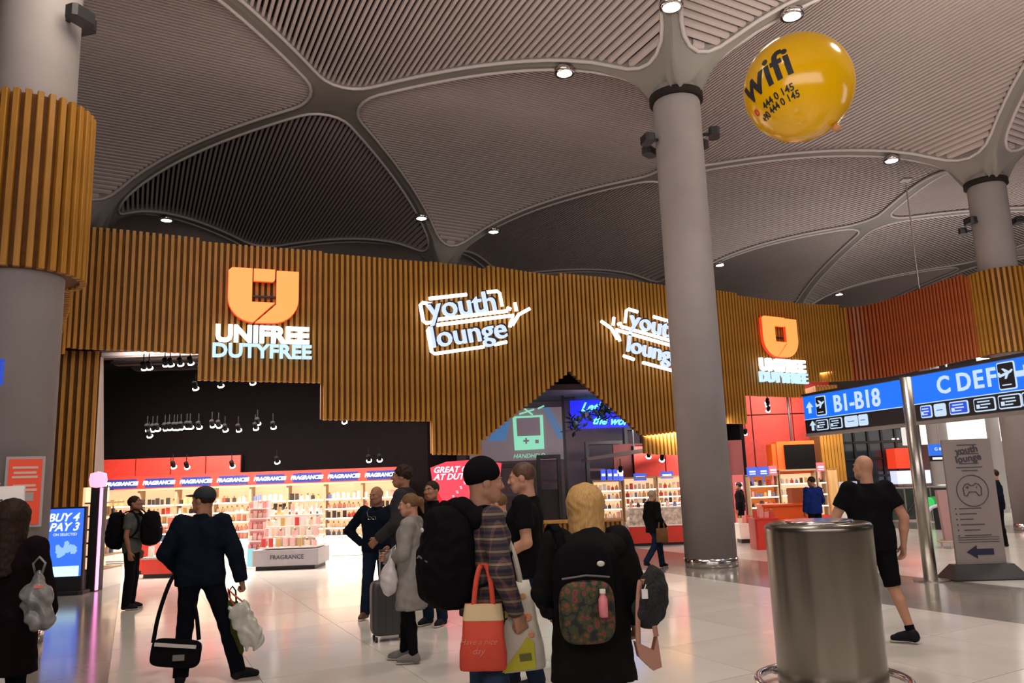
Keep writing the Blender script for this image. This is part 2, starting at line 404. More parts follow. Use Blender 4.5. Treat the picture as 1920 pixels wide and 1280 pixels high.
# left column collar and the return that links it to the front
wl_ = MB(); RP = np.array(chaikin([(-6.05, 10.60), (-7.05, 12.3), (-8.25, 14.2), (-8.95, 15.2), (-9.05, 15.6), (-9.0, 15.75)]))
RSs = np.concatenate([[0], np.cumsum(np.hypot(*np.diff(RP, axis=0).T))])
RA = lambda s: (float(np.interp(s, RSs, RP[:, 0])), float(np.interp(s, RSs, RP[:, 1])))
def RT(s):
    a, b = RA(s-.1), RA(s+.1); d = math.hypot(b[0]-a[0], b[1]-a[1]) or 1; return (b[0]-a[0])/d, (b[1]-a[1])/d
wl = struct('wall_left', backing(0, RSs[-1], RA, RT, lambda s: 4.60, lambda s: 7.0+s*.02).mesh('wall_left', OAKD))
slats_on(np.arange(.1, RSs[-1], SP), RA, RT, lambda s: 4.56, lambda s: 7.0+s*.02, wl)
ring_slats((-6.30, 9.95), .70, 0, 2*PI, 4.50, 6.80, wl).build('column_backing', OAKD, wl)
# timber pier under the left end of the front, with its pale jamb
wp = struct('wall_pier', MB().prism([(-9.95, 16.0), (-8.62, 16.45), (-9.25, 17.6), (-9.95, 17.3)], 0, 4.72).mesh('wall_pier', OAKD))
for k in range(10):
    f = k/9; x, y = -9.90+1.24*f, 15.93+.42*f
    o = link('slat', slat_mesh(4.7), wp, (x, y, 0)); o.rotation_euler = (0, 0, math.atan2(.42, 1.24))
link('trim_1', MB().add([(-8.62, 16.42, 0), (-8.36, 16.55, 0), (-9.05, 17.6, 0), (-9.25, 17.6, 0), (-8.62, 16.42, 4.6), (-8.58, 16.46, 4.6), (-9.22, 17.6, 4.6), (-9.25, 17.6, 4.6)], [(3, 2, 1, 0), (4, 5, 6, 7), (0, 1, 5, 4), (1, 2, 6, 5), (2, 3, 7, 6), (3, 0, 4, 7)]).mesh('trim_1', mat('jamb_paint', (.60, .50, .47), .5)), None, kind='structure')

# ------------------------------------------------------------------ signs on the front
UO = glow('orange_lightbox', (1, .32, .07), 1.4); UE = glow('orange_lightbox_edge', (1, .06, .01), .9); UW = glow('white_letter_glow', (.80, .90, 1), 2.2); UB = glow('pale_blue_letter_glow', (.50, .72, 1), 1.3)
def fpos(s, z, off=.16):
    x, y = FA(s); tx, ty = FT(s); return Vector((x+ty*off, y-tx*off, z)), Vector((tx, ty, 0))
def ushape(sgn):
    wd = 1.50; h = 1.22; R = .56; t = .50; g = .012
    left = [(-wd/2+.07, 0), (-wd/2+t, 0), (-wd/2+t, -.76), (.24, -.76), (-.22, -h)]
    for k in range(0, 9): a = math.radians(265-k*85/8); left.append((-wd/2+R+R*math.cos(a), -h+R+R*math.sin(a)*1.0))
    left += [(-wd/2, -.07)]
    right = [(wd/2-t+.02, -.02), (wd/2, -.02)]
    for k in range(0, 9): a = math.radians(0-k*88/8); right.append((wd/2-R+R*math.cos(a), -h+R+R*math.sin(a)))
    right += [(-.17, -h-.005), (wd/2-t+.02, -.80)]
    mid = [(-wd/2+t+.03, -.0), (wd/2-t-.02, -.0), (wd/2-t-.02, -.24), (wd/2-t-.06, -.28), (-wd/2+t+.03, -.28)]
    return left, right, mid
def duty_sign(s, zt, label, cant=0.0):
    o, X = fpos(s, zt, .20); root = thing('shop_sign', label, 'sign', o, math.atan2(X.y, X.x))
    for P in ushape(1):
        m = MB().poly(P, (0, -.05, 0), (1, 0, 0), (0, 0, 1), .04, 0); m.poly([(p[0]*1.012, p[1]*1.01) for p in P], (0, .02, 0), (1, 0, 0), (0, 0, 1), .10, 1)
        m.build('logo_panel', [UO, UE], root)
    MB().box((0, .10, -.6), (1.2, .05, .04)).box((0, .10, -.2), (1.2, .05, .04)).build('mounting_rail', BLK, root)
    text('lettering', 'UNIFREE', .50, UW, root, FACE((0, -.02, -1.50)), .05, .022, sx=1.04, label='white glowing UNIFREE lettering')
    text('lettering', 'DUTYFREE', .42, UB, root, FACE((0, -.02, -1.87)), .05, .012, sx=1.06, label='pale blue glowing DUTYFREE lettering')
duty_sign(3.87, 6.60, 'glowing orange U logo over UNIFREE DUTYFREE at the left end of the timber front')
duty_sign(19.03, 6.38, 'glowing orange U logo over UNIFREE DUTYFREE right of the centre column')
YW = glow('white_halo_glow', (1, .96, .98), 3.0); YL = glow('cool_letter_glow', (.62, .74, 1), 1.15); YD = mat('navy_letter_face', (.01, .012, .03), .5)
def youth(s, z, rot, mirror, label):
    o, X = fpos(s, z, .22); root = thing('shop_sign', label, 'sign', o, math.atan2(X.y, X.x))
    m = -1 if mirror else 1; R = Matrix.Rotation(-rot, 4, 'Y')
    def bar(pts, r=.045):
        return [R @ Vector((p[0]*m, 0, p[1])) for p in pts], r
    fr = [[(-.95, .36), (-1.16, .42), (-1.22, .38), (-1.22, -.02), (-1.16, -.08), (-1.0, -.08)], [(-.98, .50), (.0, .50)], [(.52, .50), (.82, .50), (.88, .44), (.88, .10)],
          [(-.86, -.03), (1.0, -.03)], [(-.90, -.16), (1.14, -.16), (1.02, -.34), (.98, -.44)], [(-1.08, -.20), (-1.15, -.26), (-1.15, -.78), (-1.08, -.84), (.20, -.84)],
          [(.48, -.82), (.82, -.80)], [(1.24, .16), (1.24, -.06)], [(1.06, -.40), (1.28, -.16), (1.62, -.04)], [(1.00, .05), (1.1, .0)]]
    for P in fr:
        q, r = bar(P); MB().tube([(a.x, a.y, a.z) for a in q], r, 6).build('light_bar', YW, root)
    for word, dx, dz, sz in (('youth', -.17, .23, .74 if not mirror else .66), ('lounge', -.14, -.47, .72 if not mirror else .62)):
        p = R @ Vector((dx+(.20 if mirror else 0), 0, dz))
        for off, mm, ex, nm in ((0.0, YD, .02, 'letter_return'), (.06, YL, .05, 'letter_face')):
            dd = Vector((0, -.04 if off == 0 else -.11, 0)); sh = Vector((-.03, 0, -.02)) if off else Vector((.035, 0, .03))
            text(nm, word, sz, mm, root, axes(p+dd+sh, (1, 0, 0), (0, 0, 1), rot), ex, 0.012 if off == 0 else .004, sx=1.05)
youth(8.72, 5.80, math.radians(9.5), False, 'white backlit youth lounge sign at the middle of the timber front')
youth(13.92, 5.52, math.radians(-11), True, 'white backlit youth lounge sign partly hidden by the centre column')

# ------------------------------------------------------------------ signed-distance modelling for figures and soft goods
class SDF:
    def __init__(s, lo, hi, res):
        s.res = res; s.lo = np.array(lo, float)-2*res; n = np.ceil((np.array(hi)+2*res-s.lo)/res).astype(int)+1
        s.ax = [s.lo[k]+res*np.arange(n[k]) for k in range(3)]; s.d = np.full(n, .3)
    def _sl(s, lo, hi, pad):
        r = []
        for k in range(3):
            a = int(max(0, math.floor((lo[k]-pad-s.lo[k])/s.res))); b = int(min(s.d.shape[k], math.ceil((hi[k]+pad-s.lo[k])/s.res)+1)); r.append(slice(a, max(a, b)))
        X = s.ax[0][r[0]][:, None, None]; Y = s.ax[1][r[1]][None, :, None]; Z = s.ax[2][r[2]][None, None, :]
        return tuple(r), X, Y, Z
    def _mix(s, r, d, k, sub):
        o = s.d[r]
        if sub:
            d = -d; h = np.clip(.5+.5*(d-o)/k, 0, 1); s.d[r] = o*(1-h)+d*h+k*h*(1-h)
        else:
            h = np.clip(.5+.5*(o-d)/k, 0, 1); s.d[r] = o*(1-h)+d*h-k*h*(1-h)
    def cone(s, a, b, ra, rb=None, k=.03, cap=False, sub=False, caplen=0.0, sc=(1, 1, 1)):
        rb = ra if rb is None else rb; a = np.array(a, float); b = np.array(b, float); R = max(ra, rb)*max(1/min(sc), 1)
        r, X, Y, Z = s._sl(np.minimum(a, b)-R, np.maximum(a, b)+R, k+2*s.res)
        ba = b-a; L2 = max(float(ba@ba), 1e-9); px, py, pz = X-a[0], Y-a[1], Z-a[2]
        h = np.clip((px*ba[0]+py*ba[1]+pz*ba[2])/L2, 0, 1)
        d = np.sqrt(((px-h*ba[0])*sc[0])**2+((py-h*ba[1])*sc[1])**2+((pz-h*ba[2])*sc[2])**2)-(ra+(rb-ra)*h)
        if cap:
            L = math.sqrt(L2); d = np.maximum(d, (px*ba[0]+py*ba[1]+pz*ba[2])/L-L-caplen)
        s._mix(r, d, k, sub); return s
    def ell(s, c, rad, k=.03, rot=None, sub=False, power=2):
        c = np.array(c, float); rad = np.array(rad, float); m = rad.max()*(1.5 if rot is not None or power > 2 else 1)
        r, X, Y, Z = s._sl(c-m, c+m, k+2*s.res); px, py, pz = np.broadcast_arrays(X-c[0], Y-c[1], Z-c[2])
        if rot is not None:
            Rm = np.array(rot.to_matrix().transposed() if hasattr(rot, 'to_matrix') else rot); q = np.einsum('ij,jxyz->ixyz', Rm, np.stack([px, py, pz])); px, py, pz = q
        e = (np.abs(px/rad[0])**power+np.abs(py/rad[1])**power+np.abs(pz/rad[2])**power)**(1/power)
        s._mix(r, (e-1)*rad.min(), k, sub); return s
    def clip(s, n, c):      # keep n.p < c
        s.d = np.maximum(s.d, s.ax[0][:, None, None]*n[0]+s.ax[1][None, :, None]*n[1]+s.ax[2][None, None, :]*n[2]-c); return s
    def wrinkle(s, a, f, ph=0.0):
        X = s.ax[0][:, None, None]; Y = s.ax[1][None, :, None]; Z = s.ax[2][None, None, :]
        s.d = s.d + a*(np.sin(X*f+2.1*np.sin(Z*f*.45+ph)+ph)*np.sin(Z*f*.8+1.7*np.sin(Y*f*.7+X*f*.5)+ph)); return s
    def net(s):
        d = s.d; I = d < 0; nx, ny, nz = d.shape; cs = [(i, j, k) for i in (0, 1) for j in (0, 1) for k in (0, 1)]
        def C(A, c): return A[c[0]:nx-1+c[0], c[1]:ny-1+c[1], c[2]:nz-1+c[2]]
        cnt = sum(C(I, c).astype(np.int8) for c in cs); act = (cnt > 0) & (cnt < 8); idx = np.argwhere(act)
        vid = -np.ones(act.shape, np.int64); vid[act] = np.arange(len(idx)); P = np.zeros((len(idx), 3)); N = np.zeros(len(idx))
        a = [d[idx[:, 0]+c[0], idx[:, 1]+c[1], idx[:, 2]+c[2]] for c in cs]
        for p in range(8):
            for q in range(p+1, 8):
                df = [cs[q][t]-cs[p][t] for t in range(3)]
                if sum(map(abs, df)) != 1: continue
                m = (a[p] < 0) != (a[q] < 0); t = np.where(m, a[p]/np.where(m, a[p]-a[q], 1), 0)
                for ax in range(3): P[:, ax] += np.where(m, cs[p][ax]+t*df[ax], 0)
                N += m
        P = (P/N[:, None]+idx)*s.res+s.lo; F = []
        for ax in range(3):
            u, v = [(1, 2), (2, 0), (0, 1)][ax]; sl0 = [slice(1, -1)]*3; sl1 = [slice(1, -1)]*3; sl0[ax] = slice(0, -1); sl1[ax] = slice(1, None)
            A = I[tuple(sl0)]; B = I[tuple(sl1)]; e = np.argwhere(A != B)
            if not len(e): continue
            inn = A[e[:, 0], e[:, 1], e[:, 2]]; e = e.copy(); 
            for t in (u, v): e[:, t] += 1
            def g(du, dv): q = e.copy(); q[:, u] += du; q[:, v] += dv; return vid[q[:, 0], q[:, 1], q[:, 2]]
            Q = np.stack([g(-1, -1), g(0, -1), g(0, 0), g(-1, 0)], 1); Q[~inn] = Q[~inn][:, ::-1]; F.append(Q)
        return P, np.concatenate(F) if F else np.zeros((0, 4), int)
def nmesh(name, P, F, mats, mi=None, smooth=True):
    me = bpy.data.meshes.new(name); me.vertices.add(len(P)); me.vertices.foreach_set('co', np.asarray(P, np.float32).ravel())
    me.loops.add(len(F)*4); me.loops.foreach_set('vertex_index', np.asarray(F, np.int32).ravel()); me.polygons.add(len(F))
    me.polygons.foreach_set('loop_start', np.arange(len(F), dtype=np.int32)*4)
    for m in (mats if isinstance(mats, (list, tuple)) else [mats]): me.materials.append(m)
    if mi is not None: me.polygons.foreach_set('material_index', np.asarray(mi, np.int32))
    me.polygons.foreach_set('use_smooth', [smooth]*len(F)); me.update(calc_edges=True); me.validate(); return me
def sobj(name, S, m, parent=None, **tags):
    P, F = S.net(); return link(name, nmesh(name, P, F, m), parent, **tags)

SKIN = mat('skin_light', (.44, .22, .135), .6, var=.06, scale=20); SKIN2 = mat('skin_tan', (.28, .125, .068), .6, var=.06, scale=20)
LIPM = mat('lips', (.36, .10, .08), .5); EYEW = mat('eye_white', (.50, .46, .42), .35); EYED = mat('eye_iris', (.03, .015, .01), .1)
HAIRB = mat('hair_dark_brown', (.022, .012, .008), .55, var=.4, scale=30, stretch=(6, 6, 1), spec=.12, bump=.3)
HAIRY = mat('hair_blonde', (.50, .30, .11), .5, var=.22, scale=26, stretch=(6, 6, .6), spec=.12, bump=.35)
HAIRL = mat('hair_light_brown', (.14, .075, .035), .5, var=.3, scale=30, stretch=(6, 6, 1), spec=.12, bump=.3)
HAIRG = mat('hair_stubble', (.20, .12, .08), .7, var=.1)
def cloth(n, c, **k):
    k.setdefault('var', .14); k.setdefault('scale', 12); k.setdefault('bump', .12); return mat(n, tuple(q*.75 for q in c), .9, spec=.06, **k)
NAVY = cloth('navy_cloth', (.006, .010, .020)); NAVYT = cloth('navy_trouser_cloth', (.005, .006, .011)); JEAN = cloth('blue_denim', (.035, .06, .115), var=.3)
JEAND = cloth('dark_denim', (.012, .022, .045)); BLKC = cloth('black_cloth', (.007, .007, .008)); GREYC = cloth('grey_knit', (.21, .20, .18))
GREYJ = cloth('dark_grey_jacket', (.035, .035, .038)); GREYT = cloth('grey_tshirt', (.10, .11, .10)); MUST = cloth('mustard_scarf', (.28, .17, .03)); ROYAL = cloth('royal_blue_cloth', (.01, .025, .16))
SHOEB = mat('black_shoe', (.006, .006, .010), .7, spec=.2); SHOEG = mat('grey_shoe', (.16, .15, .14), .6); SHOER = mat('brown_shoe', (.10, .035, .015), .5); SOLE = mat('rubber_sole', (.45, .42, .34), .6)

def V3(*a): return np.array(a, float)
def person(label, loc, rz, h=1.75, pose=None, head=(0, 0), skin=SKIN, hair=('short', HAIRB), top=('long', NAVY), bottom=('trousers', JEAN), shoe=SHOEB, build=1.0, res=.014, lean=(0, 0), extra=None, hip=.96, group=None):
    J = dict(pel=V3(0, 0, hip), che=V3(0, 0, 1.28), nek=V3(0, -.01, 1.46), hed=V3(0, .02, 1.63),
             Lsh=V3(-.175, -.01, 1.42), Rsh=V3(.175, -.01, 1.42), Lel=V3(-.235, -.03, 1.14), Rel=V3(.235, -.03, 1.14), Lwr=V3(-.245, .04, .89), Rwr=V3(.245, .04, .89),
             Lhi=V3(-.09, 0, .90), Rhi=V3(.09, 0, .90), Lkn=V3(-.10, .015, .49), Rkn=V3(.10, .015, .49), Lan=V3(-.105, -.02, .09), Ran=V3(.105, -.02, .09),
             Lto=V3(-.02, .17, -.055), Rto=V3(.02, .17, -.055), Lhd=None, Rhd=None, Lcurl=.6, Rcurl=.6)
    for q in ('che', 'nek', 'hed', 'Lsh', 'Rsh', 'Lel', 'Rel', 'Lwr', 'Rwr'):
        f = (J[q][2]-.95)/.65; J[q] = J[q]+V3(lean[0]*f, lean[1]*f, 0)
    for q in ('Lsh', 'Rsh', 'Lhi', 'Rhi'): J[q][0] *= build**.5
    for q, v in (pose or {}).items():
        J[q] = V3(*v) if isinstance(v, tuple) else v
    root = thing('person', label, 'person', loc, rz, group, scale=h/1.75); b = build
    allp = [J[q] for q in J if isinstance(J[q], np.ndarray) and q not in ('Lto', 'Rto', 'Lhd', 'Rhd')]
    lo = np.min(allp, 0)-.30; hi = np.max(allp, 0)+.30; lo[2] = max(lo[2], -.06)
    # ---- body: one continuous surface
    S = SDF(lo, hi, res)
    for x in (-1, 1):
        S.cone(J['pel']+V3(.07*x*b, 0, .02), (J['pel']+J['che'])/2+V3(.06*x*b, 0, 0), .095*b, .085*b); S.cone((J['pel']+J['che'])/2+V3(.06*x*b, 0, 0), J['che']+V3(.085*x*b, .01, .02), .085*b, .10*b)
        S.cone(J['che']+V3(.08*x, 0, .08), J['Lsh' if x < 0 else 'Rsh'], .075, .052)
    S.cone(J['nek']+V3(0, 0, -.06), J['hed']+V3(0, -.02, -.05), .062, .052, .03)
    for q in 'LR':
        S.cone(J[q+'sh'], J[q+'el'], .050*b, .038*b, .02); S.cone(J[q+'el'], J[q+'el']*.6+J[q+'wr']*.4, .038*b, .038*b, .015); S.cone(J[q+'el']*.6+J[q+'wr']*.4, J[q+'wr'], .038*b, .026, .015)
        S.cone(J[q+'hi'], J[q+'kn'], .080*b, .052, .03); cf = J[q+'kn']*.68+J[q+'an']*.32+V3(0, -.012, 0)
        S.cone(J[q+'kn'], cf, .050, .053, .02); S.cone(cf, J[q+'an'], .053, .034, .02); S.cone(J[q+'an'], J[q+'an']+V3(0, .06, -.04), .034, .03, .02)
    Pb, Fb = S.net(); parts = [(Pb, Fb, np.zeros(len(Fb), int))]
    # ---- head, in its own frame
    yaw, pit = math.radians(head[0]), math.radians(head[1]); RH = Matrix.Rotation(yaw, 3, 'Z') @ Matrix.Rotation(pit, 3, 'X'); RN = np.array(RH); c = J['hed']
    fr = .0055 if res < .016 else .008
    S = SDF((-.12, -.14, -.15), (.12, .15, .15), fr)
    S.ell((0, -.012, .025), (.076, .095, .090)); S.ell((0, .035, -.025), (.060, .062, .078)); S.cone((-.028, .055, -.082), (.028, .055, -.082), .028, k=.04); S.cone((-.05, .0, -.06), (-.02, .05, -.09), .03, .026, k=.03); S.cone((.05, .0, -.06), (.02, .05, -.09), .03, .026, k=.03)
    S.cone((0, .094, .018), (0, .112, -.024), .008, .012, .012); S.ell((0, .108, -.030), (.019, .013, .010), .010)
    for x in (-1, 1):
        S.ell((.031*x, .103, .010), (.017, .014, .012), .012, sub=True); S.cone((.016*x, .096, .030), (.046*x, .083, .028), .007, k=.012); S.ell((.078*x, -.008, -.008), (.011, .024, .032), .010); S.ell((.038*x, .075, -.022), (.022, .018, .02), .02)
    S.ell((0, .100, -.060), (.023, .009, .007), .006); S.ell((0, .098, -.070), (.019, .009, .006), .005); S.cone((0, -.03, -.05), (0, -.03, -.16), .054, .058, .03)
    Ph, Fh = S.net(); ce = Ph[Fh].mean(1); lip = ((ce[:, 1] > .096) & (abs(ce[:, 0]) < .024) & (ce[:, 2] > -.078) & (ce[:, 2] < -.052)).astype(int)
    off = len(Pb); parts.append((Ph @ RN.T + c, Fh, lip))
    # ---- hands with five fingers
    for q, sg in (('L', -1), ('R', 1)):
        w0 = J[q+'wr']; d = J[q+'hd'] if J[q+'hd'] is not None else w0-J[q+'el']; d = d/np.linalg.norm(d)
        s = V3(sg, 0, 0) if abs(d[0]) < .8 else V3(0, sg*1.0, 0); pn = -s; pn = pn-d*(pn@d); pn /= np.linalg.norm(pn); sd = np.cross(d, pn)*sg   # sd: towards the thumb
        if sd[1] < 0 and abs(sd[1]) > .2: sd = -sd
        S = SDF(w0+np.minimum(d*.2, 0)-.09, w0+np.maximum(d*.2, 0)+.09, .0055 if res < .016 else .008); cu = J[q+'curl']
        S.cone(w0-d*.03, w0+d*.02, .027, .026, .02)
        for t in (-.026, -.009, .009, .026): S.cone(w0+d*.02+sd*t*.7, w0+d*.085+sd*t, .016, .013, .012)
        for t, L in ((-.030, .060), (-.010, .074), (.010, .078), (.030, .070)):
            p = w0+d*.09+sd*t; a = cu*.35
            for f, r0, r1 in ((.42, .0105, .0095), (.32, .0095, .0088), (.26, .0088, .0078)):
                a += cu*.55; n = p+(d*math.cos(a)+pn*math.sin(a))*L*f; S.cone(p, n, r0, r1, .004); p = n
        p = w0+d*.025+sd*.030; n = p+(d*.75+sd*.55+pn*.25)*.040; S.cone(p, n, .014, .0115, .01); S.cone(n, n+(d*.85+sd*.05+pn*.45)*.035, .0115, .009, .004)
        Pq, Fq = S.net(); parts.append((Pq, Fq, np.zeros(len(Fq), int)))
    P = np.concatenate([p[0] for p in parts]); o = 0; F = []
    for p in parts: F.append(p[1]+o); o += len(p[0])
    link('body', nmesh('body', P, np.concatenate(F), [skin, LIPM], np.concatenate([p[2] for p in parts])), root)
    def H(p): return RN @ V3(*p)+c
    for x in (-1, 1):
        e = MB().ball((0, 0, 0), .0115, 10, 0); e.ball((0, .0062, 0), .0072, 8, 1); ob = e.build('eye', [EYEW, EYED], root, True); ob.matrix_basis = Matrix.Translation(Vector(H((.031*x, .0805, .010)))) @ RH.to_4x4()
        if hair[0] != 'bald': MB().tube([H((.014*x, .098, .029)), H((.032*x, .094, .034)), H((.049*x, .080, .030))], .0048, 5).build('eyebrow', hair[1], root, True)
    # ---- hair or headgear
    hs = hair[0]; S = SDF((-.16, -.2, -.42), (.16, .2, .19), .008); okh = True
    if hs in ('short', 'pony', 'cap'):
        S.ell((0, -.020, .034), (.086, .100, .092)); S.clip((0, 1, -.95), .030 if hs != 'cap' else .02); S.clip((0, 0, -1), .085); S.wrinkle(.0022, 160)
        if hs == 'pony': S.ell((0, -.125, .03), (.045, .045, .045), .02); S.cone((0, -.13, .02), (0, -.15, -.10), .032, .012, .02)
    elif hs == 'tousled': S.ell((0, -.020, .040), (.092, .106, .100)); S.clip((0, 1, -.95), .034); S.clip((0, 0, -1), .085); S.wrinkle(.007, 95)
    elif hs in ('bob', 'long'):
        dn = -.16 if hs == 'bob' else -.36
        S.ell((0, -.022, .036), (.108, .115, .102)); S.cone((0, -.055, .0), (0, -.065, dn), .104, .104 if hs == 'bob' else .11, .05)
        for x in (-1, 1): S.cone((.062*x, -.01, .02), (.072*x, -.005, dn), .040, .036, .04)
        S.clip((0, 1, -.55), .045); S.wrinkle(.003, 80)
    elif hs == 'beanie': S.ell((0, -.020, .045), (.094, .112, .108)); S.clip((0, 1, -1.2), .035); S.clip((0, .25, -1), .0)
    elif hs == 'stubble': S.ell((0, -.020, .020), (.080, .0965, .082)); S.clip((0, 0, 1), .045); S.clip((0, 1, 0), .01); S.clip((0, 0, -1), .05)
    else: okh = False
    if okh:
        Pm, Fm = S.net(); link('hair' if hs != 'beanie' else 'hat', nmesh('hair', Pm @ RN.T + c, Fm, hair[1]), root)
    if hs in ('cap',):
        S = SDF((-.13, -.15, -.05), (.13, .25, .19), .007); S.ell((0, -.015, .045), (.092, .112, .092)); S.clip((0, .12, -1), -.028); Pm, Fm = S.net(); cp = link('cap', nmesh('cap', Pm @ RN.T + c, Fm, hair[2]), root)
        S = SDF((-.13, -.1, -.05), (.13, .25, .19), .006); S.ell((0, .10, .047), (.078, .088, .012), .01); S.clip((0, -1, 0), -.065); Pm, Fm = S.net(); link('brim', nmesh('brim', Pm @ RN.T + c, Fm, hair[2]), cp)
    # ---- clothes
    kind, tm = top[0], top[1]; g = .016 if kind in ('tshirt', 'polo', 'long') else .030; hem = top[2] if len(top) > 2 else {'tshirt': .86, 'polo': .86, 'long': .88, 'jacket': .84, 'coat': .62}[kind]
    S = SDF(lo-.02, hi+.02, res); pel, che = J['pel'], J['che']; mid = (pel+che)/2
    for x in (-1, 1):
        S.cone(V3(pel[0]+.082*x*b, pel[1], hem-.05), pel+V3(.075*x*b, 0, .04), (.108 if hem > .8 else .135)*b+g-.012, .103*b+g-.005, .04)
        S.cone(pel+V3(.07*x*b, 0, .02), mid+V3(.062*x*b, 0, 0), .100*b+g-.004, .090*b+g, .04); S.cone(mid+V3(.062*x*b, 0, 0), che+V3(.085*x*b, .005, .03), .090*b+g, .104*b+g, .04)
        S.cone(che+V3(.075*x, 0, .085), J['Lsh' if x < 0 else 'Rsh'], .076+g*.8, .056*b+g*.7, .04)
    S.cone(J['nek']+V3(0, 0, -.05), J['nek']+V3(0, .0, .015 if g < .02 else .05), .066+g*.4, .058+g*.5, .03, cap=True)
    for q in 'LR':
        sh, el, wr = J[q+'sh'], J[q+'el'], J[q+'wr']
        if kind in ('tshirt', 'polo'): S.cone(sh, sh*.35+el*.65, .054*b+g, .052*b+g, .02, cap=True)
        elif kind == 'vest': S.cone(sh, sh*.8+el*.2, .055+g, .05+g, .02, cap=True)
        else: S.cone(sh, el, .053*b+g, .045*b+g, .02); S.cone(el, wr, .045*b+g, .032+g*.9, .02, cap=True, caplen=.005)
    S.clip((0, 0, -1), -hem); S.clip((0, 0, 1), J['nek'][2]+(.012 if g < .02 else .045)+.03)
    S.wrinkle(.0035 if g < .02 else .005, 34, len(label)*.7)
    tp = sobj({'tshirt': 'tshirt', 'polo': 'polo_shirt', 'long': 'sweater', 'jacket': 'jacket', 'coat': 'coat'}[kind], S, tm, root)
    S = SDF(V3(lo[0], lo[1], 0), V3(hi[0], hi[1], 1.15), res); bk, bm = bottom
    for q, x in (('L', -1), ('R', 1)):
        S.cone(pel+V3(.07*x*b, 0, .05), J[q+'hi'], .100*b, .094*b, .04); hp, kn, an = J[q+'hi'], J[q+'kn'], J[q+'an']
        if bk == 'shorts': S.cone(hp, kn*1.0+V3(0, 0, .0), .094*b, .075, .03, cap=True)
        else:
            wd = .0 if bk == 'leggings' else .016; S.cone(hp, kn, .092*b, .056+wd, .03); S.cone(kn, an+(an-kn)*.06, .058+wd, .042+wd*1.6, .02, cap=True); cf = kn*.68+an*.32+V3(0, -.012, 0); S.cone(cf, an, .061, .043, .02); S.cone(kn, cf, .058, .061, .02)
    S.clip((0, 0, 1), pel[2]+.08); S.wrinkle(.003, 30, len(label))
    sobj('shorts' if bk == 'shorts' else 'trousers', S, bm, root)
    for q in 'LR':
        an = J[q+'an']; t = J[q+'to']; S = SDF(np.minimum(an, an+t)-.09, np.maximum(an, an+t)+.09, .008)
        S.cone(an+V3(0, -.02, -.01), an+V3(0, -.03, -.045)+t*0, .040, .038, .02); S.cone(an+t*-.15+V3(0, 0, -.048), an+t*.9+V3(0, 0, .0), .036, .030, .03); S.cone(an+V3(0, 0, -.01), an+t*.6, .040, .034, .03)
        if an[2]+t[2] < .06: S.clip((0, 0, -1), -.012)
        so = sobj('shoe', S, shoe, root)
        S = SDF(np.minimum(an, an+t)-.09, np.maximum(an, an+t)+.09, .008); S.cone(an+t*-.15+V3(0, 0, -.05), an+t*.95+V3(0, 0, -.004), .042, .038, .02)
        if an[2]+t[2] < .06: S.clip((0, 0, 1), .024); S.clip((0, 0, -1), -.002); sobj('sole', S, SOLE, so)
    root['_'] = 0; del root['_']
    return root, J
def strap(name, pts, w, m, parent, th=.006):
    for _ in range(2):
        Q = [pts[0]]
        for a, b in zip(pts, pts[1:]): Q += [tuple(.75*a[i]+.25*b[i] for i in range(3)), tuple(.25*a[i]+.75*b[i] for i in range(3))]
        pts = Q+[pts[-1]]
    P = [Vector(p) for p in pts]; mb = MB(); V = []; F = []
    for i, p in enumerate(P):
        t = (P[min(i+1, len(P)-1)]-P[max(i-1, 0)]).normalized(); n = Vector((0, 0, 1)) if abs(t.z) < .6 else Vector((0, 1, 0)); a = t.cross(n).normalized(); nn = a.cross(t)
        V += [p+a*w/2+nn*th, p-a*w/2+nn*th, p-a*w/2-nn*th, p+a*w/2-nn*th]
    for i in range(len(P)-1):
        for k in range(4): F.append((i*4+k, i*4+(k+1) % 4, i*4+4+(k+1) % 4, i*4+4+k))
    F += [(3, 2, 1, 0), tuple(len(V)-4+k for k in range(4))]
    return mb.add(V, F).build(name, m, parent, True)

# ------------------------------------------------------------------ left shop: shell
SHELLW = mat('dark_shop_wall', (.004, .0025, .003), .9, var=.2, spec=.08)
struct('wall_shop_back', MB().box((-7.45, 22.75, 2.9), (10.5, .3, 5.8)).mesh('wall_shop_back', SHELLW))
struct('wall_shop_side', MB().add([(-9.3, 17.4, 0), (-12.6, 22.6, 0), (-12.8, 22.6, 0), (-9.5, 17.4, 0), (-9.3, 17.4, 5.8), (-12.6, 22.6, 5.8), (-12.8, 22.6, 5.8), (-9.5, 17.4, 5.8)], [(3, 2, 1, 0), (4, 5, 6, 7), (0, 1, 5, 4), (1, 2, 6, 5), (2, 3, 7, 6), (3, 0, 4, 7)]).mesh('wall_shop_side', SHELLW))
shopc = struct('ceiling_shop', MB().prism([(-9.3, 16.6), (-4.3, 18.5), (-2.2, 19.3), (-2.2, 22.8), (-12.8, 22.8)], 5.5, 5.7).mesh('ceiling_shop', BLKM))
for y, bx1 in ((18.2, -5.9), (19.3, -3.4), (20.4, -2.4), (21.5, -2.4)):
    bl_ = bx1+10.3; bc_ = bx1-bl_/2
    MB().box((bc_, y, 5.0+.01*y), (bl_, .28, .30)).box((bc_, y-.25, 4.9+.01*y), (bl_, .05, .05)).build('beam', mat('dark_duct', (.03, .022, .022), .7), shopc)
REDW = mat('red_wall_panel', (.62, .045, .03), .4, var=.1)
rw = struct('wall_red_frieze', MB().box((-9.6, 22.50, 2.45), (3.9, .12, .60)).mesh('wall_red_frieze', BLKM))
for k in range(4): MB().box((-11.1+.98*k, 22.42, 2.45), (.95, .06, .56)).build('panel', REDW, rw)
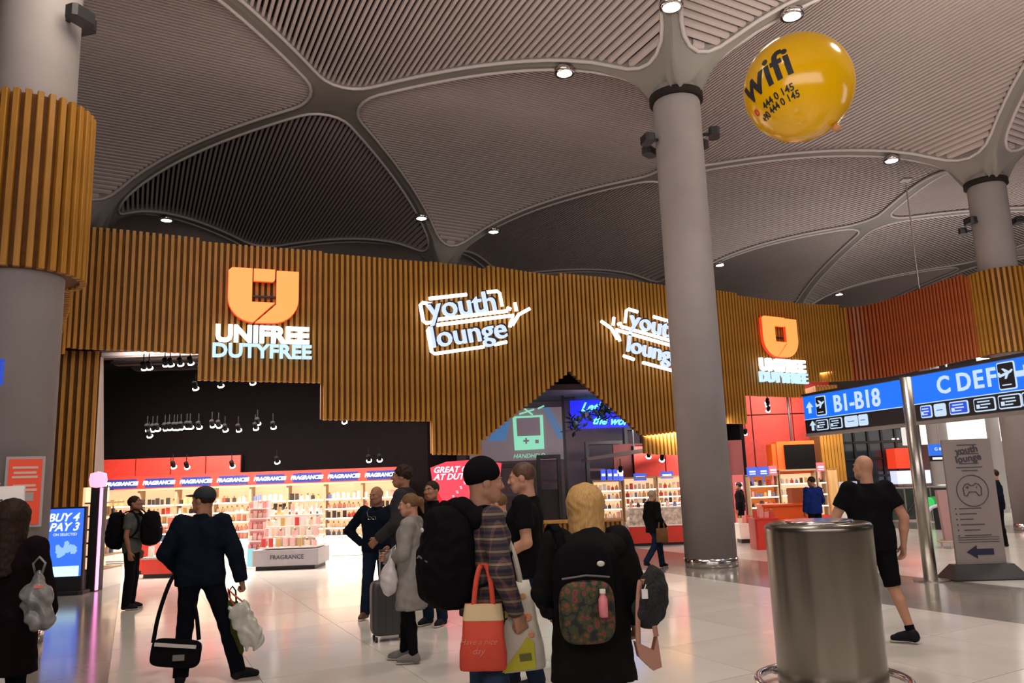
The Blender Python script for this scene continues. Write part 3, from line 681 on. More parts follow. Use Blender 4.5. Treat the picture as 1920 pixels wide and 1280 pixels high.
rf = struct('wall_red_band', MB().box((-7.0, 21.95, 2.06), (7.9, .06, .36)).mesh('wall_red_band', REDW))
# spot tracks
def spots(pts, z, Yd, glabel, group):
    for n, (x, y) in enumerate(pts):
        p = W(x, y, Yd); o = thing('track_spotlight', glabel, 'spotlight', p, 0, group)
        link('housing', ME_SPH, o); link('lens', ME_SPL, o); link('stem', ME_SPS, o)
ME_SPH = MB().lathe([(.035, 0.0), (.055, .0), (.055, .16), (.03, .18)], n=12).mesh('housing', BLKM); ME_SPH.transform(Matrix.Rotation(math.radians(40), 4, 'X'))
ME_SPL = MB().lathe([(0.0, -.03), (.07, -.02), (.07, .004), (0, .004)], n=12).mesh('lens', SPOTG); ME_SPL.transform(Matrix.Rotation(math.radians(40), 4, 'X'))
ME_SPS = MB().tube([(0, -.06, .12), (0, -.06, .34)], .012, 6).mesh('stem', BLKM)
spots([(271, 691), (281, 690), (311, 684), (321, 684), (339, 683), (358, 681)], 5, 18.0, 'small track spotlight in the top row inside the left shop opening', 'top row of shop spotlights')
spots([(367, 728), (414, 723), (474, 718)], 5, 17.9, 'single track spotlight under the orange logo panel', 'second row of shop spotlights')
spots([(278, 806), (281, 817), (288, 806), (296, 805), (311, 804), (319, 803), (328, 803), (334, 803), (341, 802), (352, 801), (358, 801), (374, 801), (399, 798), (411, 799), (423, 806), (448, 806), (480, 803), (513, 801), (484, 794)], 5, 19.8, 'bright track spotlight in the dense row across the left shop', 'dense row of shop spotlights')
spots([(326, 875), (351, 876), (436, 874), (520, 866), (692, 863), (712, 862), (646, 791)], 5, 20.6, 'track spotlight in the low row above the fragrance shelves', 'low row of shop spotlights')

# ------------------------------------------------------------------ fragrance shelving
SHW = mat('backlit_shelf_panel', (.80, .62, .42), .5, emit=(1, .62, .34), es=.9); SHB = mat('shelf_board', (.42, .30, .18), .5); SGB = glow('blue_white_sign_glow', (.72, .80, 1), 2.6); SGP = mat('sign_panel_navy', (.02, .025, .12), .3, emit=(.06, .08, .5), es=.3)
pal = [mat('box_cream', (.80, .66, .52), .4), mat('box_white', (.88, .84, .80), .4), mat('box_pink', (.75, .30, .28), .4), mat('box_gold', (.60, .40, .16), .35), mat('box_black', (.04, .035, .035), .4), mat('box_blue', (.12, .18, .42), .4), mat('box_rose', (.82, .50, .48), .4), mat('box_red', (.62, .06, .05), .4)]
CAPM = mat('bottle_cap_gold', (.7, .5, .2), .25, .8)
pm = []
for q in range(8):
    b = MB().box((0, 0, .08), (.085, .06, .16), bev=.01).mesh('box', pal[q]); pm.append((b, None))
    b = MB().box((0, 0, .055), (.10, .05, .11), bev=.015).mesh('bottle', pal[q]); cp = MB().lathe([(.016, .11), (.022, .115), (.022, .155), (.016, .16)], n=8).mesh('cap', CAPM); pm.append((b, cp))
nprod = [0]; PNAME = ['cream', 'white', 'pink', 'gold', 'black', 'blue', 'rose', 'red']; LVL = ['lowest', 'second', 'middle', 'fourth', 'top']
def product(p, k, label, group, rz=0.0, sc=1.0):
    b, cp = pm[k % 16]; nprod[0] += 1; label = label.replace('KIND', PNAME[(k % 16)//2]+(' carton' if cp is None else ' bottle'))
    if cp is None:
        o = link('carton', b, None, p, label=label, category='box', group=group)
    else:
        o = link('perfume_bottle', b, None, p, label=label, category='bottle', group=group); link('cap', cp, o)
    o.rotation_euler = (0, 0, rz); o.scale = (sc,)*3; return o
SZ = [.50, .70, .95, 1.19, 1.44]; bayw = .98; bx0 = -10.95; BY = 21.45
for k in range(8):
    cx = bx0+bayw*(k+.5); col = ['leftmost', 'second', 'third', 'fourth', 'fifth', 'sixth', 'seventh', 'rightmost'][k]
    u = thing('shelf_unit', 'lit fragrance shelving bay, %s of the row on the back wall of the left shop' % col, 'shelf', (cx, BY, 0), 0, 'fragrance shelving bays')
    MB().box((0, .20, 1.16), (bayw-.02, .04, 1.38)).build('back_panel', SHW, u)
    for sx in (-1, 1): MB().box((sx*(bayw/2-.015), .02, 1.16), (.025, .36, 1.38)).build('side_panel', SHB, u)
    for z in SZ: sh = MB().box((0, 0, z), (bayw-.05, .38, .03)).build('shelf', SHB, u); MB().box((0, -.195, z), (bayw-.06, .012, .026)).build('led_strip', LED, sh)
    MB().box((0, 0, 1.86), (bayw, .40, .05)).build('top_board', SHB, u)
    cb = MB().box((0, 0, .24), (bayw-.01, .42, .46)).box((0, .04, .02), (bayw-.04, .36, .04)).build('cabinet', WHITE, u)
    for sx in (-1, 1): MB().box((sx*bayw/4, -.218, .26), (bayw/2-.03, .016, .38)).build('cabinet_door', WHITE, cb)
    s = thing('illuminated_sign', 'glowing FRAGRANCES sign above the %s bay of fragrance shelving' % col, 'sign', (cx, BY-.05, 2.03), 0, 'fragrances signs')
    MB().box((0, 0, 0), (.74, .08, .24)).build('panel', SGP, s); text('lettering', 'FRAGRANCES', .135, SGB, s, FACE((0, -.05, 0)), .006, .006, sx=1.02, shear=.2)
    for li, z in enumerate(SZ):
        base = random.randrange(16); x = -.40; 
        while x < .40:
            if random.random() < .3: base = random.randrange(16)
            product((cx+x, BY-.02+random.uniform(-.05, .05), z+.016), base, 'KIND on the %s shelf of the %s fragrance bay' % (LVL[li], col), 'fragrance packs on the %s bay' % col, random.uniform(-.1, .1), random.uniform(.85, 1.12)); x += random.uniform(.115, .15)

# island display, red counters, side display
isl = thing('display_island', 'low grey promotion island with stepped trays in front of the fragrance shelves', 'display stand', (-5.15, 18.55, 0))
GR = mat('island_grey', (.36, .34, .37), .4, var=.05)
MB().box((0, 0, .05), (1.30, 1.0, .10)).build('plinth', BLK, isl); MB().box((0, 0, .26), (1.46, 1.14, .34), bev=.04).build('body', GR, isl)
text('lettering', 'FRAGRANCE', .13, mat('dark_print', (.03, .03, .05), .5), isl, FACE((.05, -.58, .27)), .003)
for q, (z, dd) in enumerate(((.47, 1.0), (.68, .72), (.90, .46), (1.14, .24))): MB().box((.05, .1*q*.5, z), (1.24, dd, .03)).build('tray', WHITE, isl)
MB().box((.05, .12, .78), (.9, .12, .7)).build('spine', WHITE, isl)
for q, (z, yy) in enumerate(((.49, -.42), (.70, -.25), (.92, -.10), (1.16, .12))):
    for k in range(8): product((-5.10-.56+.16*k, 18.55+yy+.05*q*.3, z), random.choice([0, 1, 2, 3, 12, 13, 14, 6]), 'KIND on the %s tray of the grey promotion island' % ('lowest', 'second', 'third', 'top')[q], 'packs on the island', random.uniform(-.3, .3), 1.15)
tw = thing('display_tower', 'narrow pink display tower of small packs left of the grey island', 'display stand', tuple(W(488, 1000, 18.9)[:2])+(0,))
MB().box((0, 0, .75), (.42, .34, 1.5), bev=.03).build('core', mat('pink_display', (.80, .38, .45), .4), tw); MB().box((0, 0, .05), (.5, .42, .10)).build('plinth', WHITE, tw)
for z in (.35, .60, .85, 1.10, 1.32): MB().box((0, -.2, z), (.44, .14, .025)).build('shelf', WHITE, tw)
for q, z in enumerate((.364, .614, .864, 1.114, 1.334)):
    for k in range(4): p = tw.location; product((p.x-.16+.107*k, p.y-.205, z), random.choice([2, 3, 12, 13, 4, 5]), 'KIND on the %s ledge of the narrow pink display tower' % LVL[q], 'packs on the pink tower')
sc_ = thing('floor_screen', 'pale blue glowing block on the floor beside the pink display tower', 'screen', tuple(W(466, 1050, 18.6)[:2])+(0,))
MB().box((0, 0, .02), (.42, .3, .04)).build('base', WHITE, sc_); MB().box((.06, 0, .24), (.16, .06, .40)).build('panel', glow('cyan_panel', (.35, .85, .95), .9), sc_)
def counter(px, py, Y, sx, sy, h, label, topm, nm='counter'):
    p = W(px, py, Y); c = thing(nm, label, 'counter', (p.x, Y, 0)); MB().box((0, 0, .04), (sx-.08, sy-.08, .08)).build('plinth', BLK, c)
    MB().box((0, 0, .08+(h-.12)/2), (sx, sy, h-.12), bev=.03).build('body', REDL, c); MB().box((0, 0, h-.02), (sx+.03, sy+.03, .04), bev=.03).build('top', topm, c); return c, p
c1, p1 = counter(274, 1040, 18.4, .42, .5, .74, 'narrow red display counter right of the man with two backpacks', WHITE)
c2, p2 = counter(320, 1050, 17.6, .95, .7, .42, 'low red display counter beyond the man in the cap', mat('grey_top', (.40, .38, .34), .5))
for k in range(5): product((p2.x-.38+.18*k, 17.5, .42), 2+k, 'KIND on the low red display counter', 'packs on the low red counter', 0, 1.3)
rt_ = thing('display_tower', 'tall red and white display of packs on the low red counter', 'display stand', (p2.x+.05, 17.75, .42)); MB().box((0, 0, .4), (.34, .22, .8), bev=.02).build('core', mat('pale_red_display', (.85, .25, .20), .4), rt_)
for z in (.05, .3, .55): MB().box((0, -.14, z), (.36, .12, .02)).build('shelf', WHITE, rt_)

# side display at the shop mouth with its pink-lit edge, and the blue poster screen
p = W(150, 1000, 17.0); sd = thing('side_shelf', 'lit end shelving seen edge-on behind the blue poster screen', 'shelf', (GX0(166, 15.5), 15.5, 0)); 
MB().box((-.15, .5, .95), (.05, .9, 1.9)).build('back_panel', SHW, sd)
for z in (.35, .6, .85, 1.1, 1.35, 1.6): MB().box((.03, .5, z), (.34, .9, .03)).build('shelf', SHB, sd)
MB().box((.02, .5, .17), (.36, .9, .34)).build('cabinet', WHITE, sd)
for z in (.615, .865, 1.115, 1.365):
    for k in range(5): product((GX0(166, 15.5)+.03, 15.65+.17*k, z), random.randrange(16), 'KIND on the end shelving behind the blue poster screen', 'packs on the end shelving', 1.5)
nd = thing('display_portal', 'black upright display post with a glowing pink edge at the shop mouth', 'display stand', (GX0(182, 15.35), 15.35, 0))
MB().box((0, 0, .95), (.16, .30, 1.9)).build('post', BLK, nd); MB().box((.095, -.10, .95), (.03, .06, 1.86)).build('light_edge', glow('pink_edge', (1, .25, .62), 3), nd)
MB().lathe([(.0, -.16), (.14, -.12), (.16, 0), (.14, .12), (0, .16)], (.02, -.10, 2.03), 20).build('round_light', glow('pink_disc', (1, .35, .50), 1.8), nd, True)
def screen_px(name, label, cat, quadpx, Y, m, framem, th=.06, z0=None):
    pass
ps = thing('poster_screen', 'tall freestanding digital poster glowing blue at the shop mouth', 'screen', (GX0(125, 14.9), 14.9, 0), math.radians(6))
MB().box((0, .02, .80), (.66, .12, 1.50), bev=.02).build('case', BLK, ps); MB().box((0, .02, .03), (.78, .42, .06), bev=.05).build('foot', BLK, ps)
scr = MB().box((0, -.05, .92), (.60, .02, 1.20)).build('display', glow('blue_screen', (.03, .13, .85), 1.5), ps)
TXW = glow('screen_white', (.75, .82, 1), 1.3)
text('lettering', 'BUY 4', .20, TXW, ps, FACE((-.05, -.066, 1.36)), .002, .006, shear=.3); text('lettering', 'PAY 3', .20, TXW, ps, FACE((-.03, -.066, 1.19)), .002, .006, shear=.3); text('lettering', 'ON SELECTED', .065, TXW, ps, FACE((0, -.066, 1.06)), .002)
m = MB(); random.seed(11)
for k in range(26):
    a = random.uniform(0, 6.28); r = random.uniform(0, .15); c = (r*math.cos(a)*1.1, -.064, .77+r*math.sin(a)); s_ = random.uniform(.03, .07)
    m.poly([(s_*math.cos(a+t*1.26), s_*math.sin(a+t*1.26)) for t in range(5)], c, (1, 0, 0), (0, 0, 1), .004)
m.build('picture', glow('screen_pale_blue', (.30, .55, 1), 1.1), ps); MB().box((-.0, -.063, .41), (.54, .006, .18)).build('picture_base', glow('screen_ice', (.55, .85, 1), 1.5), ps)

# left column notices
oc = (-6.30, 9.95)
def on_col(name, label, cat, a_deg, z, w_, h_, m, fm, off=.53):
    a = math.radians(a_deg); o = thing(name, label, cat, (oc[0]+math.cos(a)*off, oc[1]+math.sin(a)*off, z), a+PI/2)
    MB().box((0, .0, 0), (w_+.06, .03, h_+.06)).build('frame', fm, o); MB().box((0, -.02, 0), (w_, .012, h_)).build('sheet', m, o); return o
ops = on_col('poster', 'orange-red poster in a pale frame on the left column', 'poster', -42, 1.80, .34, .76, mat('orange_poster', (.80, .07, .02), .5, emit=(.8, .05, .01), es=.12), mat('pale_frame', (.42, .38, .38), .5), .66)
MB().box((0, .10, .2), (.10, .20, .04)).box((0, .10, -.2), (.10, .20, .04)).build('bracket', BLK, ops); ops.rotation_euler = (0, 0, math.radians(32))
PW = mat('poster_print', (.75, .55, .45), .6)
for k, z in enumerate((.28, .22, .17, .07, .02)): MB().box((.0, -.029, z), (.26-.03*(k % 2), .004, .026)).build('printed_line', PW, ops)
MB().box((.05, -.03, -.06), (.10, .004, .10)).build('printed_square', mat('poster_grey', (.40, .38, .36), .6), ops); MB().lathe([(0, 0), (.03, 0), (.03, .004), (0, .004)], (0, 0, 0), 12).build('round_badge', mat('poster_blue', (.03, .15, .45), .5), ops).matrix_basis = axes((-.02, -.03, -.20), (1, 0, 0), (0, 0, 1))
tot = thing('notice_board', 'white notice board cut by the left edge of the photo', 'notice board', (-4.05, 6.15, 0), math.radians(20))
MB().box((0, 0, .75), (.5, .04, 1.5), bev=.015).box((0, .0, .02), (.6, .35, .04)).build('board', WHITE, tot)
MB().box((0, 0, 1.66), (.52, .05, .30)).build('header', WHITE, tot); text('lettering', 'INFO', .14, mat('ink', (.05, .05, .08), .6), tot, FACE((.08, -.03, 1.66)), .002)
dm = thing('floor_totem', 'white and pale blue diamond-shaped board at the left edge', 'sign', (-4.86, 7.3, .32), 0, None, .8)
MB().poly([(-.22, 0), (0, .24), (.22, 0), (0, -.24)], (0, 0, 1.92), (1, 0, 0), (0, 0, 1), .03).build('board', WHITE, dm); MB().poly([(-.17, 0), (0, .19), (.17, 0), (0, -.19)], (0, -.02, 1.92), (1, 0, 0), (0, 0, 1), .01).build('face', mat('pale_blue', (.40, .55, .80), .5), dm)
MB().tube([(0, 0, -.39), (0, 0, 1.7)], .02, 8).build('post', STEEL, dm); MB().lathe([(.0, -.40), (.2, -.40), (.2, -.38), (0, -.38)]).build('foot', BLK, dm)
bs = thing('hanging_sign', 'blue sign tip at the far left edge of the photo', 'sign', W(-24, 702, 8.0)); MB().box((0, 0, 0), (.30, .06, .22)).box((0, 0, .14), (.3, .08, .03)).build('panel', mat('blue_sign_face', (.02, .07, .45), .4, emit=(.02, .1, .9), es=.4), bs)

# ------------------------------------------------------------------ lounge behind the notch
LW_ = mat('lounge_wall', (.19, .15, .17), .8, var=.06)
struct('wall_lounge', MB().box((2.2, 27.6, 3.2), (9.2, .2, 6.4)).mesh('wall_lounge', LW_))
struct('wall_lounge_side', MB().box((-2.1, 23.6, 2.9), (.15, 7.6, 5.8)).mesh('wall_lounge_side', SHELLW))
struct('ceiling_lounge', MB().prism([(-2.0, 19.7), (4.2, 22.4), (7.2, 24.6), (7.2, 27.8), (-2.0, 27.8)], 5.3, 5.45).mesh('ceiling_lounge', LW_))
# sloping soffit seen in the notch
struct('ceiling_soffit', MB().prism([(-1.9, 23.5), (6.8, 25.0), (6.8, 27.4), (-1.9, 27.4)], 4.42, 4.6).mesh('ceiling_soffit', mat('soffit', (.075, .06, .07), .8)))
PJ = thing('projection', 'projected picture of a green handheld console on the lounge wall', 'screen', W(992, 812, 27.4)); 
GRN = mat('projected_green', (.10, .2, .15), .8, emit=(.25, .68, .46), es=1.0); PJB = mat('projected_blue', (.05, .1, .15), .8, emit=(.08, .20, .42), es=.7); PJG = mat('projected_grey', (.2, .18, .19), .8, emit=(.15, .11, .13), es=.8)
k_ = 27.4/1493
def pbx(x, y): return ((x-992)*k_, -(y-812)*k_)
MB().poly([pbx(880, 765), pbx(1060, 765), pbx(1060, 862), pbx(880, 862)], (0, 0, 0), (1, 0, 0), (0, 0, 1), .03).build('backdrop', PJG, PJ)
for x0, x1, x2, x3 in ((918, 932, 955, 962), (914, 922, 952, 955), (936, 948, 962, 963), (1020, 1025, 1055, 1046), (1027, 1031, 1062, 1057), (930, 938, 958, 960)):
    a, b = (x3, x2) if x0 < 990 else (x0, x1); c_, d_ = (x0, x1) if x0 < 990 else (x2, x3)
    MB().poly([pbx(min(a, b), 765), pbx(max(a, b), 765), pbx(max(c_, d_), 824), pbx(min(c_, d_), 824)], (0, -.03, 0), (1, 0, 0), (0, 0, 1), .02).build('light_ray', PJB, PJ)
fr = [pbx(962, 780), pbx(1019, 779), pbx(1019, 842), pbx(964, 843)]
MB().poly(fr, (0, -.07, 0), (1, 0, 0), (0, 0, 1), .03).build('console_body', GRN, PJ)
MB().poly([pbx(969, 784), pbx(1013, 783), pbx(1013, 817), pbx(970, 817)], (0, -.10, 0), (1, 0, 0), (0, 0, 1), .02).build('console_screen', PJG, PJ)
cr = MB(); cx_, cz_ = pbx(986, 826); cr.box((cx_, -.1, cz_), (.20, .02, .06)).box((cx_, -.1, cz_), (.06, .02, .20)); cx_, cz_ = pbx(1006, 828); cr.box((cx_, -.1, cz_), (.12, .02, .12), rz=0); cr.build('console_buttons', PJG, PJ)
for a, b in (((975, 776), (1003, 768)), ((985, 766), (1000, 778)), ((1010, 767), (1022, 762)), ((960, 766), (974, 763))): q, r = pbx(*a), pbx(*b); MB().tube([(q[0], -.06, q[1]), (r[0], -.06, r[1])], .03, 5).build('mark', GRN, PJ)
text('lettering', 'HANDHELD', .20, GRN, PJ, FACE((pbx(990, 854)[0], -.05, pbx(990, 854)[1])), .005, shear=.3)
nb = thing('neon_sign', 'glowing blue neon wall sign with cursive words in the lounge', 'sign', W(1126, 775, 27.38), 0, None, 1.03); NB = mat('neon_backing', (.01, .01, .15), .5, emit=(.015, .02, .95), es=1.1)
MB().box((.05, .06, 0), (2.1, .04, .95)).build('backing', NB, nb); NT = glow('neon_tube', (.12, .75, 1), 2.6)
text('lettering', "Let's save", .40, NT, nb, axes((.12, -.02, .20), (1, 0, 0), (0, 0, 1), -.04), .02, .008, shear=.45); text('lettering', 'the world', .36, NT, nb, axes((.42, -.02, -.27), (1, 0, 0), (0, 0, 1), -.06), .02, .008, shear=.45)
fp = thing('black_post', 'thin black post with a short arm standing in the lounge', 'post', (W(1062, 900, 24.6).x, 24.6, 0)); MB().box((0, 0, 2.15), (.09, .09, 4.3)).build('post', BLK, fp); MB().box((.18, 0, 4.22), (.40, .05, .06)).build('arm', BLK, fp)
MB().box((0, 0, .02), (.4, .4, .04)).build('foot', BLK, fp)
LEAF = mat('dark_leaf', (.012, .03, .012), .6, var=.3)
lf = MB().add([(0, 0, 0), (.05, .02, .12), (0, .03, .26), (-.05, .02, .12), (0, -.005, .13)], [(0, 1, 4), (1, 2, 4), (2, 3, 4), (3, 0, 4)]).mesh('leaf', LEAF)
random.seed(5)
def plant(px, py, Y, n, lab, r=.35):
    p = W(px, py, Y); t = thing('hanging_plant', lab, 'plant', p); MB().lathe([(.02, 0), (.10, .01), (.12, .16), (.10, .16)], n=12).build('pot', BLK, t); MB().tube([(0, 0, .15), (0, 0, 1.2 if py < 830 else .9)], .006, 5).build('cord', BLK, t)
    for k in range(n):
        o = link('leaf', lf, t, (random.gauss(0, r*.25), random.gauss(0, r*.25), random.uniform(-.15, .25))); o.rotation_euler = (random.uniform(.6, 2.4), random.uniform(-.4, .4), random.uniform(0, 6.28)); o.scale = (1.2, 1.2, 1.2)
plant(1130, 775, 25.6, 60, 'dark hanging plant in front of the blue neon sign', .6); plant(1078, 800, 25.0, 36, 'dark hanging plant beside the thin black post'); plant(1100, 783, 25.4, 20, 'small dark hanging plant left of the blue neon words')
# lounge pods / dark frames
for (x0, x1, y0, y1, Y, lab, m) in ((1100, 1165, 826, 905, 25.0, 'black framed lounge booth under the blue neon sign', BLK), (1010, 1050, 852, 960, 23.6, 'tall black lounge cabinet behind the man in the black shirt', BLK), (1172, 1206, 800, 868, 25.6, 'black framed lounge partition at the right foot of the notch', BLK), (905, 1005, 868, 960, 22.6, 'low black lounge screen wall behind the standing group', BLK)):
    a = W(x0, y1, Y); b = W(x1, y0, Y); hgt = b.z; t = thing('lounge_booth', lab, 'booth', ((a.x+b.x)/2, Y, 0)); wd = b.x-a.x
    for sx in (-1, 1): MB().box((sx*(wd/2-.05), 0, hgt/2), (.10, .5, hgt)).build('upright', m, t)
    MB().box((0, 0, hgt-.05), (wd-.2, .5, .10)).build('header', m, t); MB().box((0, .1, hgt*.30), (wd-.2, .1, hgt*.6)).build('panel', mat('booth_panel', (.05, .035, .035), .6), t); MB().box((0, .1, hgt*.7), (wd-.2, .06, .08)).build('rail', mat('booth_rail', (.12, .05, .06), .5), t)
# red video wall
rv = thing('video_wall', 'glowing red video screen reading GREAT OFFERS AT DUTY FREE', 'screen', W(846, 900, 19.8)); kk = 19.8/1493
RG = glow('red_screen', (1, .045, .085), 1.15); RG2 = glow('red_screen_deep', (.95, .004, .02), .9)
def vb(x, y): return ((x-846)*kk, -(y-900)*kk)
MB().poly([vb(838, 866), vb(892, 864), vb(940, 872), vb(936, 900), vb(846, 964), vb(812, 905), vb(808, 876)], (0, 0, 0), (1, 0, 0), (0, 0, 1), .10).build('screen', RG, rv)
MB().poly([vb(800, 904), vb(824, 898), vb(848, 940), vb(838, 966), vb(818, 970), vb(816, 916), vb(808, 938), vb(801, 940)], (0, .1, 0), (1, 0, 0), (0, 0, 1), .08).build('side_screen', RG2, rv)
PKW = glow('pink_white_letters', (1, .70, .85), 1.6)
for t_, y in (('GREAT OFFERS', 881), ('AT DUTY FREE', 894)): text('lettering', t_, .20, PKW, rv, FACE((vb(864, y)[0], -.06, vb(864, y)[1])), .004, .006, shear=.3)
for k in range(5): text('lettering', '%', .10, PKW, rv, FACE((vb(850+7*k, 930-8*k)[0], -.06, vb(850+7*k, 930-8*k)[1])), .004)
MB().box((0, .18, -1.2), (.9, .12, 2.0)).build('support', BLK, rv)
# slatted timber counter
cA = W(1010, 1000, 16.4); cB = W(1166, 1000, 16.4); ct = thing('timber_counter', 'slatted timber counter behind the woman in the black coat', 'counter', ((cA.x+cB.x)/2, 16.4, 0)); wd = cB.x-cA.x
MB().box((0, .1, .44), (wd-.04, .5, .88)).build('carcass', OAKD, ct); MB().box((0, .08, .90), (wd+.06, .66, .04)).build('top', OAK, ct)
csl = MB().box((0, 0, .44), (.05, .04, .86)).mesh('slat', OAK)
for k in range(int(wd/.095)): link('slat', csl, ct, (-wd/2+.05+.095*k, -.17, 0))

# ------------------------------------------------------------------ lit shelves right of the lounge
struct('wall_shop_middle', MB().box((4.9, 24.45, 1.37), (3.9, .2, 2.74)).mesh('wall_shop_middle', mat('dark_red_wall', (.12, .02, .02), .7)))
def lit_shelf(px0, px1, Y, zs, ztop, zbase, lab, n, glab, cab=WHITE, panel=None):
    a = W(px0, 950, Y); b = W(px1, 950, Y); wd = b.x-a.x; cx = (a.x+b.x)/2; u = thing('shelf_unit', lab, 'shelf', (cx, Y, 0))
    MB().box((0, .2, (zbase+ztop)/2), (wd-.02, .04, ztop-zbase)).build('back_panel', panel or SHW, u)
    for sx in (-1, 1): MB().box((sx*(wd/2-.015), .02, (zbase+ztop)/2), (.03, .38, ztop-zbase)).build('side_panel', SHB, u)
    for z in zs: sh = MB().box((0, 0, z), (wd-.06, .38, .03)).build('shelf', SHB, u); MB().box((0, -.195, z), (wd-.07, .012, .026)).build('led_strip', LED, sh)
    MB().box((0, 0, ztop), (wd, .40, .05)).build('top_board', SHB, u); MB().box((0, 0, zbase/2), (wd, .42, zbase)).build('cabinet', cab, u)
    for li, z in enumerate(zs):
        for k in range(n): product((cx-wd/2+.12+(wd-.24)*k/(n-1), Y-.03, z+.016), random.randrange(16), glab.replace('small pack on', 'pack on').replace('pack on the', 'KIND on the %s shelf of the' % LVL[li if li < len(zs)-1 else 4]), glab, random.uniform(-.1, .1), random.uniform(.8, 1.15))
    return u
lit_shelf(1112, 1166, 22.7, (.62, .88, 1.14, 1.38), 1.66, .4, 'narrow lit shelf bay behind the blonde woman', 6, 'small pack on the narrow lit shelf bay behind the blonde woman')
lit_shelf(1170, 1232, 23.3, (.80, .98, 1.16, 1.38), 1.72, .5, 'lit shelf bay behind the far woman in the vest', 7, 'small pack on the lit shelf bay behind the far woman')
lit_shelf(1233, 1300, 23.3, (.80, .98, 1.16, 1.38), 1.72, .5, 'lit shelf bay partly hidden by the centre column', 7, 'small pack on the lit shelf bay beside the centre column')
pc = thing('red_counter', 'long red counter with a glass showcase left of the centre column', 'counter', (W(1236, 1005, 21.2).x, 21.2, 0))
MB().box((0, 0, .04), (1.5, .52, .08)).build('plinth', BLK, pc); MB().box((0, 0, .28), (1.6, .6, .42), bev=.03).build('body', REDL, pc); MB().box((0, 0, .50), (1.62, .62, .03)).build('ledge', WHITE, pc)
MB().box((0, 0, .72), (1.56, .56, .42)).build('showcase', mat('showcase_goods', (.62, .50, .42), .4, var=.5, scale=12), pc); MB().box((0, 0, .945), (1.6, .6, .03)).build('top', WHITE, pc)
for k in range(8): product((pc.location.x-.68+.19*k, 21.2, .96), random.randrange(16), 'KIND standing on the long red counter', 'packs on the long red counter', 0, .9)
for k, x in enumerate((1131, 1143, 1154, 1164)):
    t = thing('pillar_sign', 'upright blue glowing oval sign over the narrow lit shelf bay', 'sign', W(x, 890, 22.7-.1*k), 0, 'four upright blue signs'); MB().lathe([(.02, -.16), (.07, -.14), (.07, .14), (.02, .16)], n=12).build('body', glow('blue_oval', (.08, .14, .95), 1.0), t, True); MB().box((0, -.07, 0), (.10, .03, .07)).build('print', TXW, t)
for x, y, lab in ((1200, 894, 'left blue sign over the lit shelves beside the centre column'), (1250, 890, 'right blue sign over the lit shelves beside the centre column')):
    t = thing('illuminated_sign', lab, 'sign', W(x, y, 23.2)); MB().box((0, 0, 0), (.36, .06, .20)).build('panel', glow('blue_panel', (.04, .13, .85), 1.0), t); MB().box((0, -.04, 0), (.26, .01, .05)).build('print', TXW, t)
rp_ = struct('wall_red_panels', MB().box((4.95, 24.30, 2.2), (2.9, .08, .95)).mesh('wall_red_panels', BLKM))
for k in range(3): MB().box((4.0+.95*k, 24.22, 2.2), (.92, .06, .90)).build('panel', REDW, rp_)
cn = thing('canopy', 'grey tilted ceiling canopy over the lit shelves left of the centre column', 'canopy', (W(1195, 868, 22).x, 22, 2.4)); MB().add([(-1.4, -.4, -.1), (1.4, -.2, .25), (1.4, 1.6, .25), (-1.4, 1.4, -.1), (-1.4, -.4, -.18), (1.4, -.2, .15), (1.4, 1.6, .15), (-1.4, 1.4, -.18)], [(0, 1, 2, 3), (7, 6, 5, 4), (0, 4, 5, 1), (1, 5, 6, 2), (2, 6, 7, 3), (3, 7, 4, 0)]).build('panel', mat('canopy_grey', (.17, .14, .15), .6), cn); MB().tube([(0, .5, 0), (0, .5, 2.9)], .02, 6).build('hanger', BLK, cn)
spots([(1216, 856), (1241, 862), (1163, 884)], 3, 21.6, 'track spotlight left of the centre column under the grey canopy', 'spotlights under the canopy')

# ------------------------------------------------------------------ right shop: red wall
rb = struct('wall_red', MB().box((9.0, 28.1, 2.9), (4.3, .15, 5.8)).mesh('wall_red', mat('seam_dark', (.05, .01, .01), .7)))
REDW2 = mat('red_fabric_panel', (.42, .035, .022), .6, var=.12)
for k in range(3):
    for z0, z1 in ((0.05, 1.9), (1.94, 3.72), (3.76, 5.7)): MB().box((7.58+1.42*k, 28.0, (z0+z1)/2), (1.38, .07, z1-z0)).build('panel', REDW2, rb)
struct('wall_shop_right', MB().box((6.9, 26.2, 2.2), (.12, 3.6, 4.4)).mesh('wall_shop_right', SHELLW))
struct('ceiling_shop_right', MB().prism([(7.2, 24.5), (10.6, 26.0), (11.4, 28.2), (7.2, 28.2)], 4.95, 5.1).mesh('ceiling_shop_right', LW_))
spots([(1438, 755), (1439, 760), (1440, 770)], 4, 25.6, 'track spotlight in the cluster under the right timber step', 'spotlight cluster in the right shop'); spots([(1397, 813)], 4, 24.6, 'single spotlight just right of the centre column shaft', 'single right shop spotlight')
ORP = mat('orange_back_panel', (.80, .30, .08), .5, emit=(1, .25, .05), es=.35)
lit_shelf(1405, 1460, 24.2, (.72, 1.02, 1.34), 1.66, .45, 'lit orange shelf bay left of the television', 6, 'pack on the lit orange shelf bay left of the television', REDL, ORP)
lit_shelf(1463, 1532, 24.2, (.72, 1.05, 1.38), 1.78, .45, 'lit shelf bay under the television', 7, 'pack on the lit shelf bay under the television', REDL, SHW)
lit_shelf(1534, 1551, 24.2, (.72, 1.05, 1.38), 1.78, .45, 'narrow lit shelf bay beside the timber pillar', 2, 'pack on the narrow lit shelf bay beside the timber pillar', REDL, SHW)
tv = thing('television', 'black screen in a deep orange box frame over the right shop shelves', 'television', W(1494, 857, 24.2), 0, None, 1.08); ko = 22.4/1493
